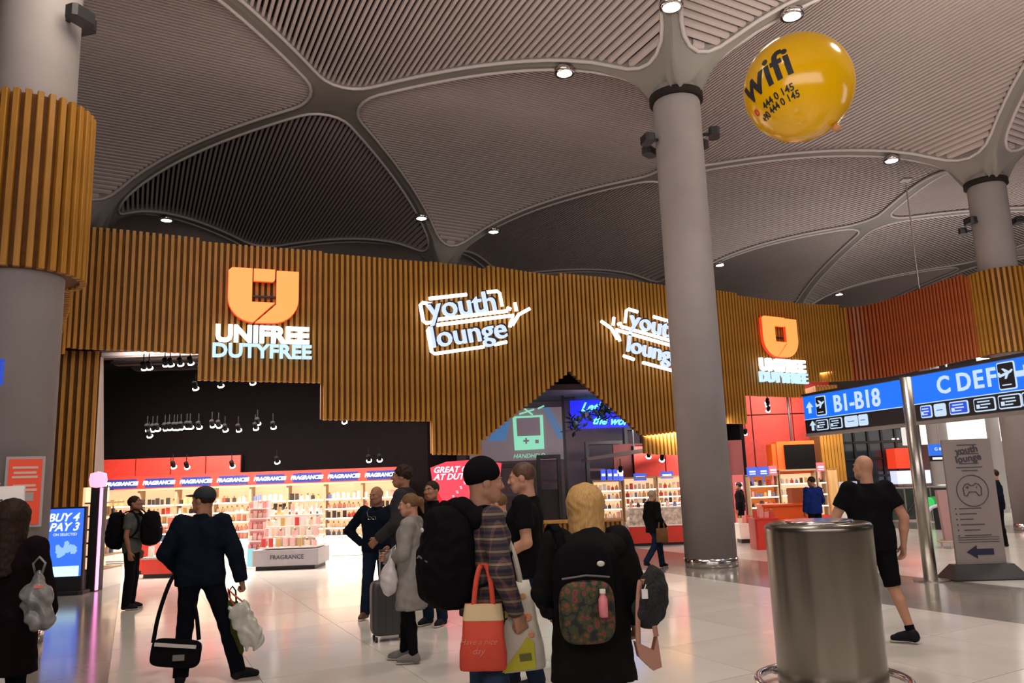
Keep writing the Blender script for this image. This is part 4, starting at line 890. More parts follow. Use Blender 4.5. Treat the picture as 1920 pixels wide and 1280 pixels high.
MB().box((0, .25, 0), (1.06, .5, .90), bev=.02).build('box_frame', ORNG, tv); MB().box((.08, -.02, 0), (.84, .06, .70)).build('display', mat('tv_black', (.003, .0025, .0025), .7, spec=.1), tv); MB().box((-.60, .3, -.02), (.12, .5, .82)).build('side_box', ORNG, tv); MB().tube([(0, .3, .4), (0, .3, 3.0)], .03, 6).build('hanger', BLK, tv)
for x, y, c, lab in ((1410, 884, 'b', 'left of two blue offer signs left of the television'), (1431, 883, 'b', 'right of two blue offer signs left of the television'), (1449, 881, 'p', 'small pink offer sign touching the television frame'), (1538, 875, 'p', 'small pink offer sign right of the television')):
    t = thing('illuminated_sign', lab, 'sign', W(x, y, 23.9)); MB().box((0, 0, 0), (.30 if c == 'b' else .22, .06, .26)).box((0, .05, -.22), (.03, .03, .30)).build('panel', glow('blue_panel', (.04, .13, .85), 1.0) if c == 'b' else glow('pink_panel', (1, .22, .25), .9), t); MB().box((0, -.04, .0), (.18, .01, .05)).box((0, -.04, -.07), (.18, .01, .03)).build('print', TXW, t)
pk = thing('pillar_sign', 'tall pink glowing panel just right of the centre column', 'sign', (W(1386, 930, 23.0).x, 23.0, 0)); MB().box((0, 0, .85), (.28, .12, 1.7)).build('panel', glow('pink_tall', (.95, .14, .13), .75), pk)
for z in (1.45, 1.34): MB().box((0, -.07, z), (.20, .01, .07)).build('print', TXW, pk)
wb = thing('white_case', 'small white counter with packs right of the centre column foot', 'counter', (W(1400, 990, 20.9).x, 20.9, 0)); MB().box((0, 0, .05), (.42, .4, .1)).build('plinth', BLK, wb); MB().box((0, 0, .28), (.48, .46, .36), bev=.02).build('body', WHITE, wb); MB().box((0, 0, .47), (.5, .48, .02)).build('top', WHITE, wb)
for k in range(4): product((wb.location.x-.17+.11*k, 20.85, .48), (1, 4, 14, 7)[k], 'KIND on the small white counter right of the centre column', 'packs on the small white counter', 0, 1.2)
rc = thing('red_counter', 'orange-red till counter in the right shop before the man in blue', 'counter', (W(1478, 960, 19.6).x, 19.6, 0)); MB().box((0, 0, .47), (1.35, .6, .94), bev=.04).build('body', ORNG, rc); MB().box((0, 0, .96), (1.42, .66, .04), bev=.04).build('top', ORNG, rc); MB().box((.35, .1, 1.16), (.5, .34, .36)).build('till', mat('dark_orange_till', (.35, .08, .02), .5), rc)
rc2 = thing('red_counter', 'low red counter behind the steel drum on its left', 'counter', (W(1432, 985, 19.0).x, 19.0, 0)); MB().box((0, 0, .34), (.55, .6, .68), bev=.04).build('body', REDL, rc2); MB().box((0, 0, .69), (.58, .63, .03)).build('top', REDL, rc2)
for k in range(4): product((rc2.location.x-.2+.13*k, 18.95, .705), (14, 4, 5, 15)[k], 'KIND on the low red counter behind the steel drum', 'packs on the low red drum-side counter', 0, 1.2)
# timber pillar and its light strip
a = W(1549, 900, 25.1); b = W(1590, 900, 25.1); tp_ = struct('wall_timber_pillar', MB().box(((a.x+b.x)/2, 25.7, 2.2), (b.x-a.x, .9, 4.4)).mesh('wall_timber_pillar', OAKD)); n = int((b.x-a.x)/.1)
pl = MB().box((0, 0, 2.2), (.085, .05, 4.4)).mesh('slat', OAK)
for k in range(n+1): link('slat', pl, tp_, (a.x+.03+(b.x-a.x-.06)*k/n, 25.22, 0))
ls = thing('timber_post', 'pale lit timber post against the timber pillar', 'post', (W(1563, 930, 24.7).x, 24.7, 0)); MB().box((0, 0, .9), (.30, .2, 1.76), bev=.02).build('post', mat('pale_oak', (.70, .42, .17), .5, var=.15, scale=3, stretch=(6, 6, .6)), ls); MB().box((0, 0, 1.79), (.28, .24, .03)).build('cap', OAK, ls)
ss = thing('floor_screen', 'blue screen behind the bald man in black shorts', 'screen', (W(1590, 915, 19.5).x, 19.5, 0)); MB().box((0, 0, 1.0), (.44, .06, .9)).build('case', WHITE, ss); MB().box((.02, -.035, 1.25), (.34, .01, .34)).build('display', glow('blue_screen2', (.03, .16, .80), 1.1), ss); text('lettering', 'BUY 2 GET', .07, TXW, ss, FACE((.02, -.045, 1.2)), .002); MB().box((0, 0, .28), (.12, .12, .56)).build('stand', STEEL, ss)
# ------------------------------------------------------------------ far hall on the right
def wbox(name, x0, y0, x1, y1, Y, dep, m, kind=True):
    a = W(x0, y1, Y); b = W(x1, y0, Y); return struct(name, MB().box(((a.x+b.x)/2, Y+dep/2, (a.z+b.z)/2), (abs(b.x-a.x), dep, b.z-a.z)).mesh(name, m))
HALLW = mat('hall_wall_taupe', (.22, .18, .165), .7, var=.05)
struct('wall_far', MB().box((24, 47.2, 4.2), (46, .3, 8.4)).mesh('wall_far', HALLW))
SOF = mat('lit_soffit', (.8, .78, .72), .5, emit=(1, .95, .86), es=.8)
sl_ = thing('light_soffit', 'long bright white ceiling soffit in the far hall', 'ceiling light', W(1803, 808, 31.6)); MB().box((0, .5, 0), (3.5, 1.6, .88)).build('soffit', SOF, sl_); MB().box((0, .5, .5), (3.7, 1.8, .12)).build('rim', WHITE, sl_); MB().tube([(0, .5, .5), (0, .5, 6.0)], .04, 6).build('hanger', STEEL, sl_)
fc = thing('column', 'pale round column in the far hall behind the grey banner', 'column', (W(1768, 900, 29.5).x, 29.5, 0)); MB().lathe([(.34, 0), (.34, 6.0), (.3, 6.1)], n=32).build('shaft', mat('white_concrete', (.55, .53, .52), .6), fc, True)
fc2 = thing('column', 'slim white column in the far hall right of the grey banner', 'column', (W(1872, 880, 30).x, 30, 0)); MB().lathe([(.22, 0), (.22, 6.0), (.2, 6.1)], n=24).build('shaft', mat('white_concrete', (.55, .53, .52), .6), fc2, True)
kf = thing('food_kiosk', 'taupe food kiosk fascia with glowing white letters in the far hall', 'kiosk', W(1835, 852, 32.6)); MB().box((0, .8, -.15), (3.6, .9, 1.0)).build('fascia', HALLW, kf); text('lettering', '& Mings', .42, glow('white_violet_glow', (.95, .88, 1), 2.4), kf, FACE((-.15, .30, .12)), .03, .02); MB().box((-1.2, .9, -1.3), (.3, .9, 1.7)).build('pier', HALLW, kf); MB().box((1.5, .9, -1.3), (.3, .9, 1.7)).build('pier', HALLW, kf)
kf.location.z = 2.3; 
rs = thing('red_kiosk', 'red and white lit kiosk front in the far hall beside the sign post', 'kiosk', (W(1722, 900, 34).x, 34, 0)); MB().box((0, .5, 2.15), (1.6, .8, .85)).build('fascia', mat('lit_red', (.8, .06, .03), .5, emit=(1, .06, .02), es=.8), rs); MB().box((0, .45, 1.35), (1.6, .6, .55)).build('menu_board', mat('menu_lit', (.7, .7, .8), .5, emit=(.75, .80, 1), es=.9), rs); MB().box((0, .5, .55), (1.6, .7, 1.05)).build('counter', mat('kiosk_counter', (.45, .32, .26), .5, var=.4, scale=6), rs)
for q in (-1, 1): MB().box((q*.35, .10, 1.35), (.5, .02, .4)).build('menu_panel', TXW, rs)
bs2 = thing('hanging_sign', 'small blue hanging sign in front of the far pale column', 'sign', W(1763, 848, 24)); MB().box((0, 0, 8.55), (.3, .3, .06)).build('ceiling_plate', STEEL, bs2); MB().box((0, 0, .08), (.66, .08, .34)).build('panel', glow('blue_sign_far', (.02, .17, .85), 1.0), bs2); MB().box((0, 0, -.17), (.66, .08, .16)).build('lower_panel', BLK, bs2); text('lettering', 'G 8-12', .13, TXW, bs2, FACE((0, -.05, .10)), .004); MB().box((-.1, -.045, -.17), (.34, .01, .07)).build('print', TXW, bs2); MB().tube([(0, 0, .2), (0, 0, 8.4)], .02, 6).build('hanger', STEEL, bs2)
# dark glazed tower
a = W(1588, 950, 35); b = W(1702, 800, 35); gt = thing('glazed_shaft', 'dark glazed tower with a black mullion grid behind the bald man', 'glazed tower', ((a.x+b.x)/2, 35, 0)); wd = b.x-a.x; hh = 5.2
MB().box((0, 1.5, hh/2), (wd, 2.6, hh)).build('core', mat('tower_core', (.03, .035, .04), .5, var=.5, scale=1.5), gt)
for k in range(6): MB().box((-wd/2+wd*k/5, 0, hh/2), (.09, .12, hh)).build('mullion', BLK, gt)
for k in range(8): MB().box((0, 0, .02+k*.72), (wd, .10, .08)).build('transom', BLK, gt)
GP = mat('tower_pane', (.03, .045, .06), .08, spec=.9)
pn = MB().box((0, 0, 0), (wd/5-.1, .03, .62)).mesh('pane', GP)
for i in range(5):
    for j in range(7): link('pane', pn, gt, (-wd/2+wd*(i+.5)/5, .03, .38+j*.72))
for x, z, l in ((-.9, 4.0, 1.0), (-.7, 3.75, .45), (-.9, 2.9, .9), (.9, 3.0, .3), (1.2, 2.9, .25), (.8, 3.9, .2), (-1.0, 4.25, .6)): MB().box((x, -.03, z), (l, .02, .06)).build('lit_strip', glow('tower_strip', (1, .92, .75), 2.0), gt)
# escalator balustrade, green figure sign, pink stand
bl = thing('escalator_balustrade', 'glass escalator balustrade with a steel rail in the far hall', 'balustrade', (W(1720, 940, 27).x, 27, 0)); MB().box((0, 0, .55), (2.6, .03, 1.0)).build('glass', mat('balustrade_glass', (.05, .07, .06), .05, spec=.9), bl); MB().tube([(-1.3, 0, 1.1), (1.3, 0, 1.1)], .035, 8).build('rail', STEELR, bl); MB().tube([(-.6, -.1, .05), (-.1, -.1, .65), (.25, -.1, .98)], .03, 8).build('handrail', BLK, bl)
for q in (-1.25, -.4, .45, 1.25): MB().box((q, 0, .52), (.05, .06, 1.04)).build('post', STEEL, bl)
ge = thing('green_sign', 'green glowing round sign on the escalator balustrade', 'sign', W(1743, 943, 26.8)); MB().ball((0, 0, 0), (.17, .05, .20), 14).build('disc', glow('green_glow', (.05, .75, .15), .8), ge, True); MB().box((.2, .03, .05), (.22, .03, .32)).build('side_panel', mat('green_panel', (.05, .28, .08), .5, emit=(.03, .3, .05), es=.5), ge); MB().box((.0, .03, -.45), (.05, .05, .6)).build('stand', STEEL, ge)
ee = thing('escalator_end', 'rounded pale handrail end over a dark panel right of the sign post', 'handrail', (W(1762, 968, 23).x, 23, 0)); MB().tube([(-.35, 0, .45), (-.2, 0, .60), (.1, 0, .68), (.6, 0, .72)], .05, 10).build('handrail', mat('pale_handrail', (.6, .6, .75), .3), ee, True); MB().box((.2, .0, .33), (.7, .06, .66)).build('panel', GLASS, ee)
pq = thing('pink_stand', 'leaning pink upright panel on a ring base behind the grey banner', 'stand', (W(1782, 1000, 17.6).x, 17.6, 0)); MB().add([(-.14, -.05, .16), (.10, -.05, .16), (.06, -.05, 1.22), (-.20, -.05, 1.22), (-.14, .05, .16), (.10, .05, .16), (.06, .05, 1.22), (-.20, .05, 1.22)], [(0, 1, 2, 3), (7, 6, 5, 4), (0, 4, 5, 1), (1, 5, 6, 2), (2, 6, 7, 3), (3, 7, 4, 0)]).build('panel', mat('pink_panel_dull', (.42, .24, .24), .5), pq); MB().tube([(.26*math.cos(t*.4), .26*math.sin(t*.4), .15) for t in range(16)], .022, 6, closed=True).build('ring', mat('pale_bronze', (.45, .36, .25), .4), pq)
for t in (0, 2.1, 4.2): MB().tube([(.24*math.cos(t), .24*math.sin(t), .15), (.22*math.cos(t), .22*math.sin(t), .0)], .02, 6).build('leg', STEEL, pq)
MB().lathe([(.0, 0), (.2, 0), (.2, .03), (0, .03)]).build('foot', STEEL, pq)

# ------------------------------------------------------------------ wayfinding sign
SB = mat('wayfinding_blue', (.01, .06, .5), .4, emit=(.0, .16, .88), es=.95); SK = mat('wayfinding_black', (.01, .01, .015), .3); SWT = glow('wayfinding_white', (.62, .80, 1), .95); SFR = mat('sign_frame', (.28, .24, .23), .4)
post = thing('sign_post', 'tall steel post carrying the two blue gate signs', 'post', (6.30, 12.72, 0)); MB().lathe([(.10, .015), (.10, 3.14), (.0, 3.15)], n=20).build('shaft', STEEL, post, True); MB().lathe([(.0, 0), (.27, 0), (.27, .015), (0, .02)], n=28).build('base_plate', STEEL, post)
def way(pa, pb, label, content, blue_h, blk_h):
    A_, B_ = Vector(pa), Vector(pb); X = B_-A_; L = X.length; rz = math.atan2(X.y, X.x)
    o = thing('gate_sign', label, 'sign', ((A_.x+B_.x)/2, (A_.y+B_.y)/2, A_.z), rz)
    MB().box((0, .09, -(blue_h+blk_h)/2), (L, .14, blue_h+blk_h+.02)).build('case', SFR, o); MB().box((0, .02, -blue_h/2), (L-.02, .03, blue_h-.01)).build('blue_panel', SB, o); MB().box((0, .02, -blue_h-blk_h/2), (L-.02, .03, blk_h-.01)).build('black_panel', SK, o); MB().box((0, .0, -blue_h), (L-.02, .012, .012)).build('divider_line', SWT, o)
    MB().box((0, .09, .03), (L+.04, .18, .04)).build('top_rail', BLK, o); MB().box((0, .09, -blue_h-blk_h-.03), (L+.02, .17, .05)).build('bottom_rail', SFR, o); return o, L
def rrect(w_, h_, r, n=4):
    P = []
    for cx, cy, a0 in ((w_/2-r, h_/2-r, 0), (-w_/2+r, h_/2-r, 90), (-w_/2+r, -h_/2+r, 180), (w_/2-r, -h_/2+r, 270)):
        P += [(cx+r*math.cos(math.radians(a0+90*k/n)), cy+r*math.sin(math.radians(a0+90*k/n))) for k in range(n+1)]
    return P
ICB = mat('icon_blue', (.02, .06, .5), .4, emit=(.02, .08, .8), es=.6)
def icon(o, x, z, w_, h_, kind):
    MB().poly(rrect(w_, h_, .03), (x, 0, z), (1, 0, 0), (0, 0, 1), .012).build('icon_frame', SWT, o)
    if kind == 'solid': MB().box((x, -.012, z), (w_*.5, .01, .012)).build('icon_mark', ICB, o); return
    ins = .018; MB().poly(rrect(w_-2*ins, h_-2*ins, .02), (x, -.008, z), (1, 0, 0), (0, 0, 1), .012).build('icon_field', ICB if kind in ('blue', 'blue2') else SK, o); g = MB()
    if kind == 'plane':
        u_ = w_*.95
        for PP in ([(-.44, -.02), (.22, .13), (.40, .22), (.44, .16), (.30, .04), (-.36, -.14)], [(-.02, .10), (-.20, .30), (-.10, .31), (.20, .14)], [(.02, .0), (.20, .04), (.02, -.24), (-.08, -.24)], [(-.44, -.02), (-.46, .12), (-.38, .13), (-.30, .03)]): g.poly([(p[0]*u_, p[1]*u_) for p in PP], (x, -.02, z+.02), (1, 0, 0), (0, 0, 1), .01)
        g.box((x, -.02, z-h_*.33), (w_*.5, .01, .014))
    else:
        for q in range(3): g.box((x+(.08*w_ if q % 2 else 0), -.02, z+h_*(.22-.22*q)), (w_*(.55-.12*q), .01, h_*.09))
        g.box((x-w_*.27, -.02, z-h_*.12), (w_*.14, .01, h_*.3))
    g.build('icon_mark', SWT, o)
def arrow(o, x, z, s_, rot=0):
    P = [(-.5, .05), (0, .55), (.5, .05), (.18, .05), (.18, -.5), (-.18, -.5), (-.18, .05)]; c_, n_ = math.cos(rot), math.sin(rot)
    MB().poly([((p*c_-q*n_)*s_, (p*n_+q*c_)*s_) for p, q in P], (x, -.008, z), (1, 0, 0), (0, 0, 1), .012).build('arrow', SWT, o)
zt = 3.12; s1a = Zp(1504, 744, zt); s1b = Zp(1689, 711, zt); o, L = way(s1a, s1b, 'blue gate sign reading B1-B18 left of the steel post', 1, .44, .26)
print('sign1', s1a, s1b)
arrow(o, -L/2+.20, -.23, .20); icon(o, -L/2+.52, -.22, .28, .36, 'plane'); text('lettering', 'B1-B18', .42, SWT, o, FACE((.18, .0, -.24)), .008, .008, sx=.95)
arrow(o, -L/2+.24, -.57, .17)
for x, k in ((.50, 'black'), (.88, 'black'), (1.28, 'solid'), (1.58, 'solid')): icon(o, -L/2+x, -.57, .33 if x < 1.3 else .22, .19, k)
s2a = Zp(1707, 706, zt); s2b = Zp(1960, 660, zt); print(s2a, s2b); o, L = way(s2a, s2b, 'blue gate sign reading C D E F right of the steel post', 2, .44, .26)
def fpx(px):
    d = ray(px, 740); A2, B2 = s2a, s2b; e = B2-A2; k = (A2.x*d.y-A2.y*d.x)/(e.y*d.x-e.x*d.y); return k
for t_, fx in (('C', fpx(1771)), ('D', fpx(1810)), ('E', fpx(1838)), ('F', fpx(1863))): text('lettering', t_, .36, SWT, o, FACE((-L/2+L*fx, 0, -.22)), .008, .008)
icon(o, -L/2+L*fpx(1893), -.22, .28, .38, 'plane'); arrow(o, -L/2+L*fpx(1926), -.22, .22, -PI/2)
for fx, w_, k in ((fpx(1733), .22, 'blue'), (fpx(1759), .22, 'solid'), (fpx(1795), .34, 'blue2'), (fpx(1844), .36, 'black'), (fpx(1892), .36, 'black'), (fpx(1935), .3, 'black')): icon(o, -L/2+L*fx, -.57, w_, .19, k)

# ------------------------------------------------------------------ grey banner, steel drum, balloon
bn = thing('banner_stand', 'tall grey printed banner panel with a left arrow on a black foot', 'banner', (7.12, 12.75, 0), math.radians(-3)); BNG = mat('banner_grey', (.27, .23, .22), .5); INK = mat('banner_ink', (.05, .045, .06), .6)
MB().prism([(-.56, -.30), (.56, -.30), (.56, .30), (-.56, .30)], 0, .02).add([(-.56, -.30, .02), (.56, -.30, .02), (.56, .30, .02), (-.56, .30, .02), (-.44, -.10, .22), (.44, -.10, .22), (.44, .10, .22), (-.44, .10, .22)], [(0, 1, 5, 4), (1, 2, 6, 5), (2, 3, 7, 6), (3, 0, 4, 7), (4, 5, 6, 7)]).build('foot', BLK, bn)
MB().box((0, 0, 1.17), (.74, .05, 1.92)).build('panel', BNG, bn); F_ = lambda x, z: FACE((x, -.03, z))
text('lettering', 'youth', .15, INK, bn, axes((-.01, -.03, 1.96), (1, 0, 0), (0, 0, 1), .12), .002, .004); text('lettering', 'lounge', .15, INK, bn, axes((-.0, -.03, 1.83), (1, 0, 0), (0, 0, 1), .12), .002, .004)
for z, w_ in ((2.04, .3), (1.90, .34), (1.75, .3), (1.69, .40), (1.64, .24)): MB().box((0, -.028, z), (w_, .004, .014)).build('printed_line', INK, bn)
MB().tube([(.24*math.cos(t*.196), -.028, 1.33+.24*math.sin(t*.196)) for t in range(32)], .007, 5, closed=True).build('printed_ring', INK, bn)
pad = [(-.13, -.08), (-.14, .03), (-.10, .09), (-.05, .10), (-.03, .07), (.03, .07), (.05, .10), (.10, .09), (.14, .03), (.13, -.08), (.09, -.09), (.05, -.03), (-.05, -.03), (-.09, -.09)]
MB().tube([(p[0], -.028, 1.34+p[1]) for p in pad], .008, 5, closed=True).build('printed_gamepad', INK, bn); MB().box((-.07, -.028, 1.38), (.05, .004, .012)).box((-.07, -.028, 1.38), (.012, .004, .05)).ball((.07, -.028, 1.38), .012, 6).build('printed_buttons', INK, bn)
for k, w_ in enumerate((.34, .26, .20, .36, .24, .40)): z = 1.06-.082*k; MB().box((-.24+w_/2+.04*(k > 3), -.028, z), (w_, .004, .013)).build('printed_line', INK, bn); MB().box((-.29, -.028, z), (.02, .004, .02)).build('printed_dot', INK, bn)
for z in (.62, .585, .55): MB().box((.0, -.028, z), (.62, .004, .008)).build('printed_line', INK, bn)
MB().poly([(-.21, 0), (-.05, .10), (-.05, .045), (.20, .045), (.20, -.045), (-.05, -.045), (-.05, -.10)], (0, -.028, .40), (1, 0, 0), (0, 0, 1), .006).build('printed_arrow', mat('arrow_ink', (.015, .012, .05), .5), bn)
dr = thing('steel_drum', 'large brushed steel drum bin with a ring foot in the right foreground', 'bin', (W(1546, 1120, 6.62).x, 6.62, 0), 0, None, .91)
nt = mat('perforated_steel', (.25, .225, .19), .27, 1.0, var=.08, scale=10, stretch=(1, 1, .2), bump=.05)
vn = nt.node_tree; vt = vn.nodes.new('ShaderNodeTexVoronoi'); vt.inputs['Scale'].default_value = 90; tc = vn.nodes.new('ShaderNodeTexCoord'); vn.links.new(tc.outputs['Object'], vt.inputs['Vector']); b2 = vn.nodes.new('ShaderNodeBump'); b2.inputs['Strength'].default_value = .10; b2.inputs['Distance'].default_value = .001
vn.links.new(vt.outputs['Distance'], b2.inputs['Height']); vn.links.new(b2.outputs[0], vn.nodes['Principled BSDF'].inputs['Normal'])
MB().lathe([(.445, .06), (.45, .10), (.45, 1.36), (.455, 1.39), (.44, 1.42), (.41, 1.43), (.40, 1.40), (.0, 1.39)], n=72).build('barrel', nt, dr, True); MB().lathe([(.42, 0), (.42, .06), (.1, .06), (.1, 0)], n=48).build('plinth', BLK, dr)
MB().tube([(.62*math.cos(t*PI/24), .62*math.sin(t*PI/24), .10) for t in range(48)], .035, 10, closed=True).build('ring_foot', STEELR, dr, True)
for t in range(4): a = t*PI/2+.7; MB().tube([(.44*math.cos(a), .44*math.sin(a), .09), (.62*math.cos(a), .62*math.sin(a), .09)], .022, 8).build('ring_arm', STEELR, dr)
MB().lathe([(.13, 1.40), (.30, 1.405), (.30, 1.45), (.13, 1.43)], n=40).build('lid_ring', STEELR, dr, True)
YB = mat('yellow_balloon', (.90, .50, .0), .16, var=.03, spec=.6); bc = W(1497, 165, 7.9); ba = thing('balloon', 'large glossy yellow wifi balloon floating at the upper right', 'balloon', bc); rB = .565
S = SDF((-.6, -.6, -.6), (.6, .6, .6), .03); 
MB().ball((0, 0, 0), rB, 64).build('skin', YB, ba, True)
dirv = (Vector((0, 0, EYE))-bc).normalized()
def ontosphere(me, az, el, roll, hs):        # wrap flat lettering round the balloon
    for v in me.vertices:
        x, y = v.co.x, v.co.y; c_, s_ = math.cos(roll), math.sin(roll); x, y = x*c_-y*s_, x*s_+y*c_; a = az+x/rB; e = el+y/rB; r = rB+.004+v.co.z
        v.co = (r*math.cos(e)*math.cos(a), r*math.cos(e)*math.sin(a), r*math.sin(e))
az0 = math.atan2(dirv.y, dirv.x); BI = mat('balloon_print', (.02, .02, .03), .5); BI2 = mat('balloon_print_red', (.7, .02, .04), .5)
for t_, sz, aa, ee_, mm in (('wifi', .46, -.62, -.02, BI), ('444 0 145', .105, -.44, -.47, BI), ('+90 444 0 145', .105, -.52, -.64, BI), ('o', .16, -1.08, -.52, BI2)):
    t = text('lettering', t_, sz, mm, ba, Matrix(), .002, .008 if sz > .2 else .002); bmx = t.data
    import bmesh
    q = bmesh.new(); q.from_mesh(bmx); bmesh.ops.subdivide_edges(q, edges=q.edges, cuts=1) if sz > .2 else None; q.to_mesh(bmx); q.free(); ontosphere(bmx, az0+aa, ee_, .20, 0)
MB().lathe([(.03, -.05), (.05, -.02), (.02, .03)], (.30, -.12, -.50), 10).build('valve', mat('balloon_neck', (.62, .30, .10), .5), ba, True)

# ------------------------------------------------------------------ people and what they carry
def GX(px, py, Y): return W(px, py, Y).x
class PT:                                                # figure frame -> world
    def __init__(s, loc, rz, k): s.M = Matrix.Translation(loc) @ Matrix.Rotation(rz, 4, 'Z') @ Matrix.Scale(k, 4)
    def __call__(s, *p): return s.M @ Vector(p)
def P_(label, px, py, Y, rz, h, **k):
    loc = Vector((GX(px, py, Y), Y, 0)); r = math.radians(rz); root, J = person(label, loc, r, h, **k); return root, J, PT(loc, r, h/1.75)
def bag_sdf(name, label, cat, loc, rz, prims, m, hi, res=.011, wr=.004, scale=1.0):
    t = thing(name, label, cat, loc, rz, scale=scale); S = SDF((-hi[0], -hi[1], -hi[2]), hi, res)
    for q in prims: getattr(S, q[0])(*q[1], **(q[2] if len(q) > 2 else {}))
    if wr: S.wrinkle(wr, 42, 1.0)
    sobj('bag_body', S, m, t); return t
def backpack(label, loc, rz, sx, sy, sz, m, lm=None, scale=1.0):
    t = bag_sdf('backpack', label, 'backpack', loc, rz, [('ell', ((0, 0, 0), (sx, sy, sz)), dict(power=3.2)), ('ell', ((0, -sy*.8, -sz*.25), (sx*.72, sy*.45, sz*.55)), dict(power=3.2)), ('ell', ((0, -.01, sz*.82), (sx*.7, sy*.7, sz*.25)), dict(power=3))], m, (sx*1.3, sy*1.9, sz*1.35))
    for x in (-1, 1): strap('shoulder_strap', [(x*sx*.55, sy*.6, sz*.80), (x*.10, .16, .30), (x*.11, .24, .31), (x*.12, .34, .22), (x*.14, .37, .05), (x*.19, .28, -.10), (x*sx*.8, sy*.5, -sz*.6)], .055, lm or m, t, .007)
    MB().tube([(-.04, sy*.3, sz*1.02), (-.03, sy*.3, sz*1.16), (.03, sy*.3, sz*1.16), (.04, sy*.3, sz*1.02)], .010, 6).build('grab_handle', m, t, True)
    MB().tube([(-sx*.6, -sy*1.12, -sz*.0), (0, -sy*1.25, sz*.10), (sx*.6, -sy*1.12, -sz*.0)], .006, 5).build('zip', mat('zip_grey', (.12, .12, .12), .4), t)
    return t
PLAS = mat('thin_plastic_white', (.52, .48, .48), .35, var=.12, scale=9, bump=.5); PLASG = mat('thin_plastic_grey', (.20, .20, .19), .3, var=.5, scale=10, bump=.5); SILV = mat('silver_bag_film', (.50, .50, .44), .35, .15, var=.18, scale=8, bump=.4)

# 1 woman cut by the left edge
r, J, T = P_('woman with long dark hair and dark coat cut by the left edge', 8, 1150, 5.5, 8, 1.70, head=(10, 0), hair=('long', HAIRB), top=('coat', cloth('plum_black_coat', (.010, .005, .007)), .60), bottom=('leggings', BLKC), pose=dict(Rel=(.25, -.02, 1.13), Rwr=(.24, .12, .97), Rcurl=1.6))
t = bag_sdf('plastic_bag', 'crumpled grey clear plastic bag held by the woman at the left edge', 'bag', W(70, 1112, 5.38), 0, [('ell', ((0, 0, -.03), (.10, .08, .12))), ('cone', ((0, 0, 0), (0, 0, .13), .06, .02)), ('ell', ((.03, -.01, -.15), (.09, .07, .08)))], PLASG, (.16, .14, .26), wr=.012)
MB().tube([(-.02, 0, .12), (-.04, 0, .19), (0, 0, .23), (.04, 0, .19), (.02, 0, .12)], .008, 6).build('handle', PLASG, t, True); MB().box((.05, -.075, .05), (.06, .01, .02)).build('label_tag', mat('pale_red_tag', (.7, .25, .2), .5), t)
# 2 man with two backpacks
r, J, T = P_('man in grey T-shirt with black backpacks on back and chest', 247, 1040, 12.7, -82, 1.71, head=(-8, 12), hair=('short', HAIRB), skin=SKIN2, top=('tshirt', GREYT), bottom=('trousers', BLKC), res=.016, pose=dict(Rel=(.24, -.02, 1.13), Rwr=(.22, .03, .88)))
backpack('black backpack on the back of the man in the grey T-shirt', T(0, -.24, 1.20), math.radians(-82), .17, .12, .27, BLKC)
backpack('black backpack worn on the chest of the man in the grey T-shirt', T(0, .27, 1.22), math.radians(98), .17, .13, .25, BLKC)
# 3 man in cap
r, J, T = P_('man in dark cap and navy jacket seen from behind, bags in both hands', 375, 1100, 7.7, 5, 1.76, head=(68, 0), hair=('cap', HAIRB, mat('cap_cloth', (.008, .009, .014), .8)), skin=SKIN2, top=('jacket', NAVY, .86), bottom=('trousers', NAVYT), build=1.1, hip=.94,
    pose=dict(Lhi=(-.09, 0, .90), Lkn=(-.13, .02, .49), Lan=(-.13, -.05, .09), Lto=(-.05, .17, -.055), Rhi=(.11, 0, .90), Rkn=(.24, .03, .50), Ran=(.36, .0, .10), Rto=(.17, .06, -.055), Lel=(-.31, -.02, 1.16), Lwr=(-.24, .16, .98), Lcurl=1.4, Rel=(.31, -.02, 1.15), Rwr=(.37, .02, .88), Rcurl=1.8))
mb_ = thing('shoulder_bag', 'black messenger bag with a white stripe hanging left of the man in the cap', 'bag', W(330, 1224, 7.55), math.radians(8))
S = SDF((-.26, -.1, -.17), (.26, .1, .17), .01); S.ell((0, 0, 0), (.215, .06, .12), power=5, rot=Euler((0, .12, 0))); sobj('bag_body', S, BLKC, mb_); MB().box((-.0, -.066, .075), (.36, .012, .03)).build('stripe', mat('white_piping', (.55, .52, .48), .5), mb_).rotation_euler = (0, .12, 0); MB().box((.04, -.066, -.03), (.10, .01, .05)).build('label_patch', mat('grey_patch', (.18, .17, .16), .6), mb_)
q = mb_.matrix_basis.inverted() if False else None
strap('strap', [(-.20, 0, .10), (-.17, .0, .32), (-.10, -.02, .55), (-.04, .0, .70), (.05, .08, .66), (.14, .10, .35), (.19, .02, .10)], .035, BLKC, mb_)
t = bag_sdf('carrier_bag', 'silver carrier bag swinging right of the man in the cap', 'bag', W(462, 1172, 7.6), 0, [('ell', ((0, 0, 0), (.10, .06, .21)), dict(power=4, rot=Euler((0, -.45, 0))))], SILV, (.26, .12, .30), wr=.008)
MB().tube([(-.10, 0, .15), (-.17, 0, .27), (-.18, 0, .33), (-.13, 0, .28), (-.03, 0, .20)], .008, 6).build('handle', mat('red_handle', (.45, .08, .06), .5), t, True)
t = bag_sdf('carrier_bag', 'olive green bag hanging at the right leg of the man in the cap', 'bag', W(438, 1178, 7.75), 0, [('ell', ((0, 0, 0), (.075, .06, .24)), dict(power=4, rot=Euler((0, -.12, 0))))], cloth('olive_cloth', (.07, .08, .02)), (.16, .12, .32), wr=.006)
MB().tube([(-.03, 0, .22), (-.05, 0, .34), (-.02, 0, .38), (.01, 0, .34), (.02, 0, .22)], .008, 6).build('handle', BLKC, t, True)
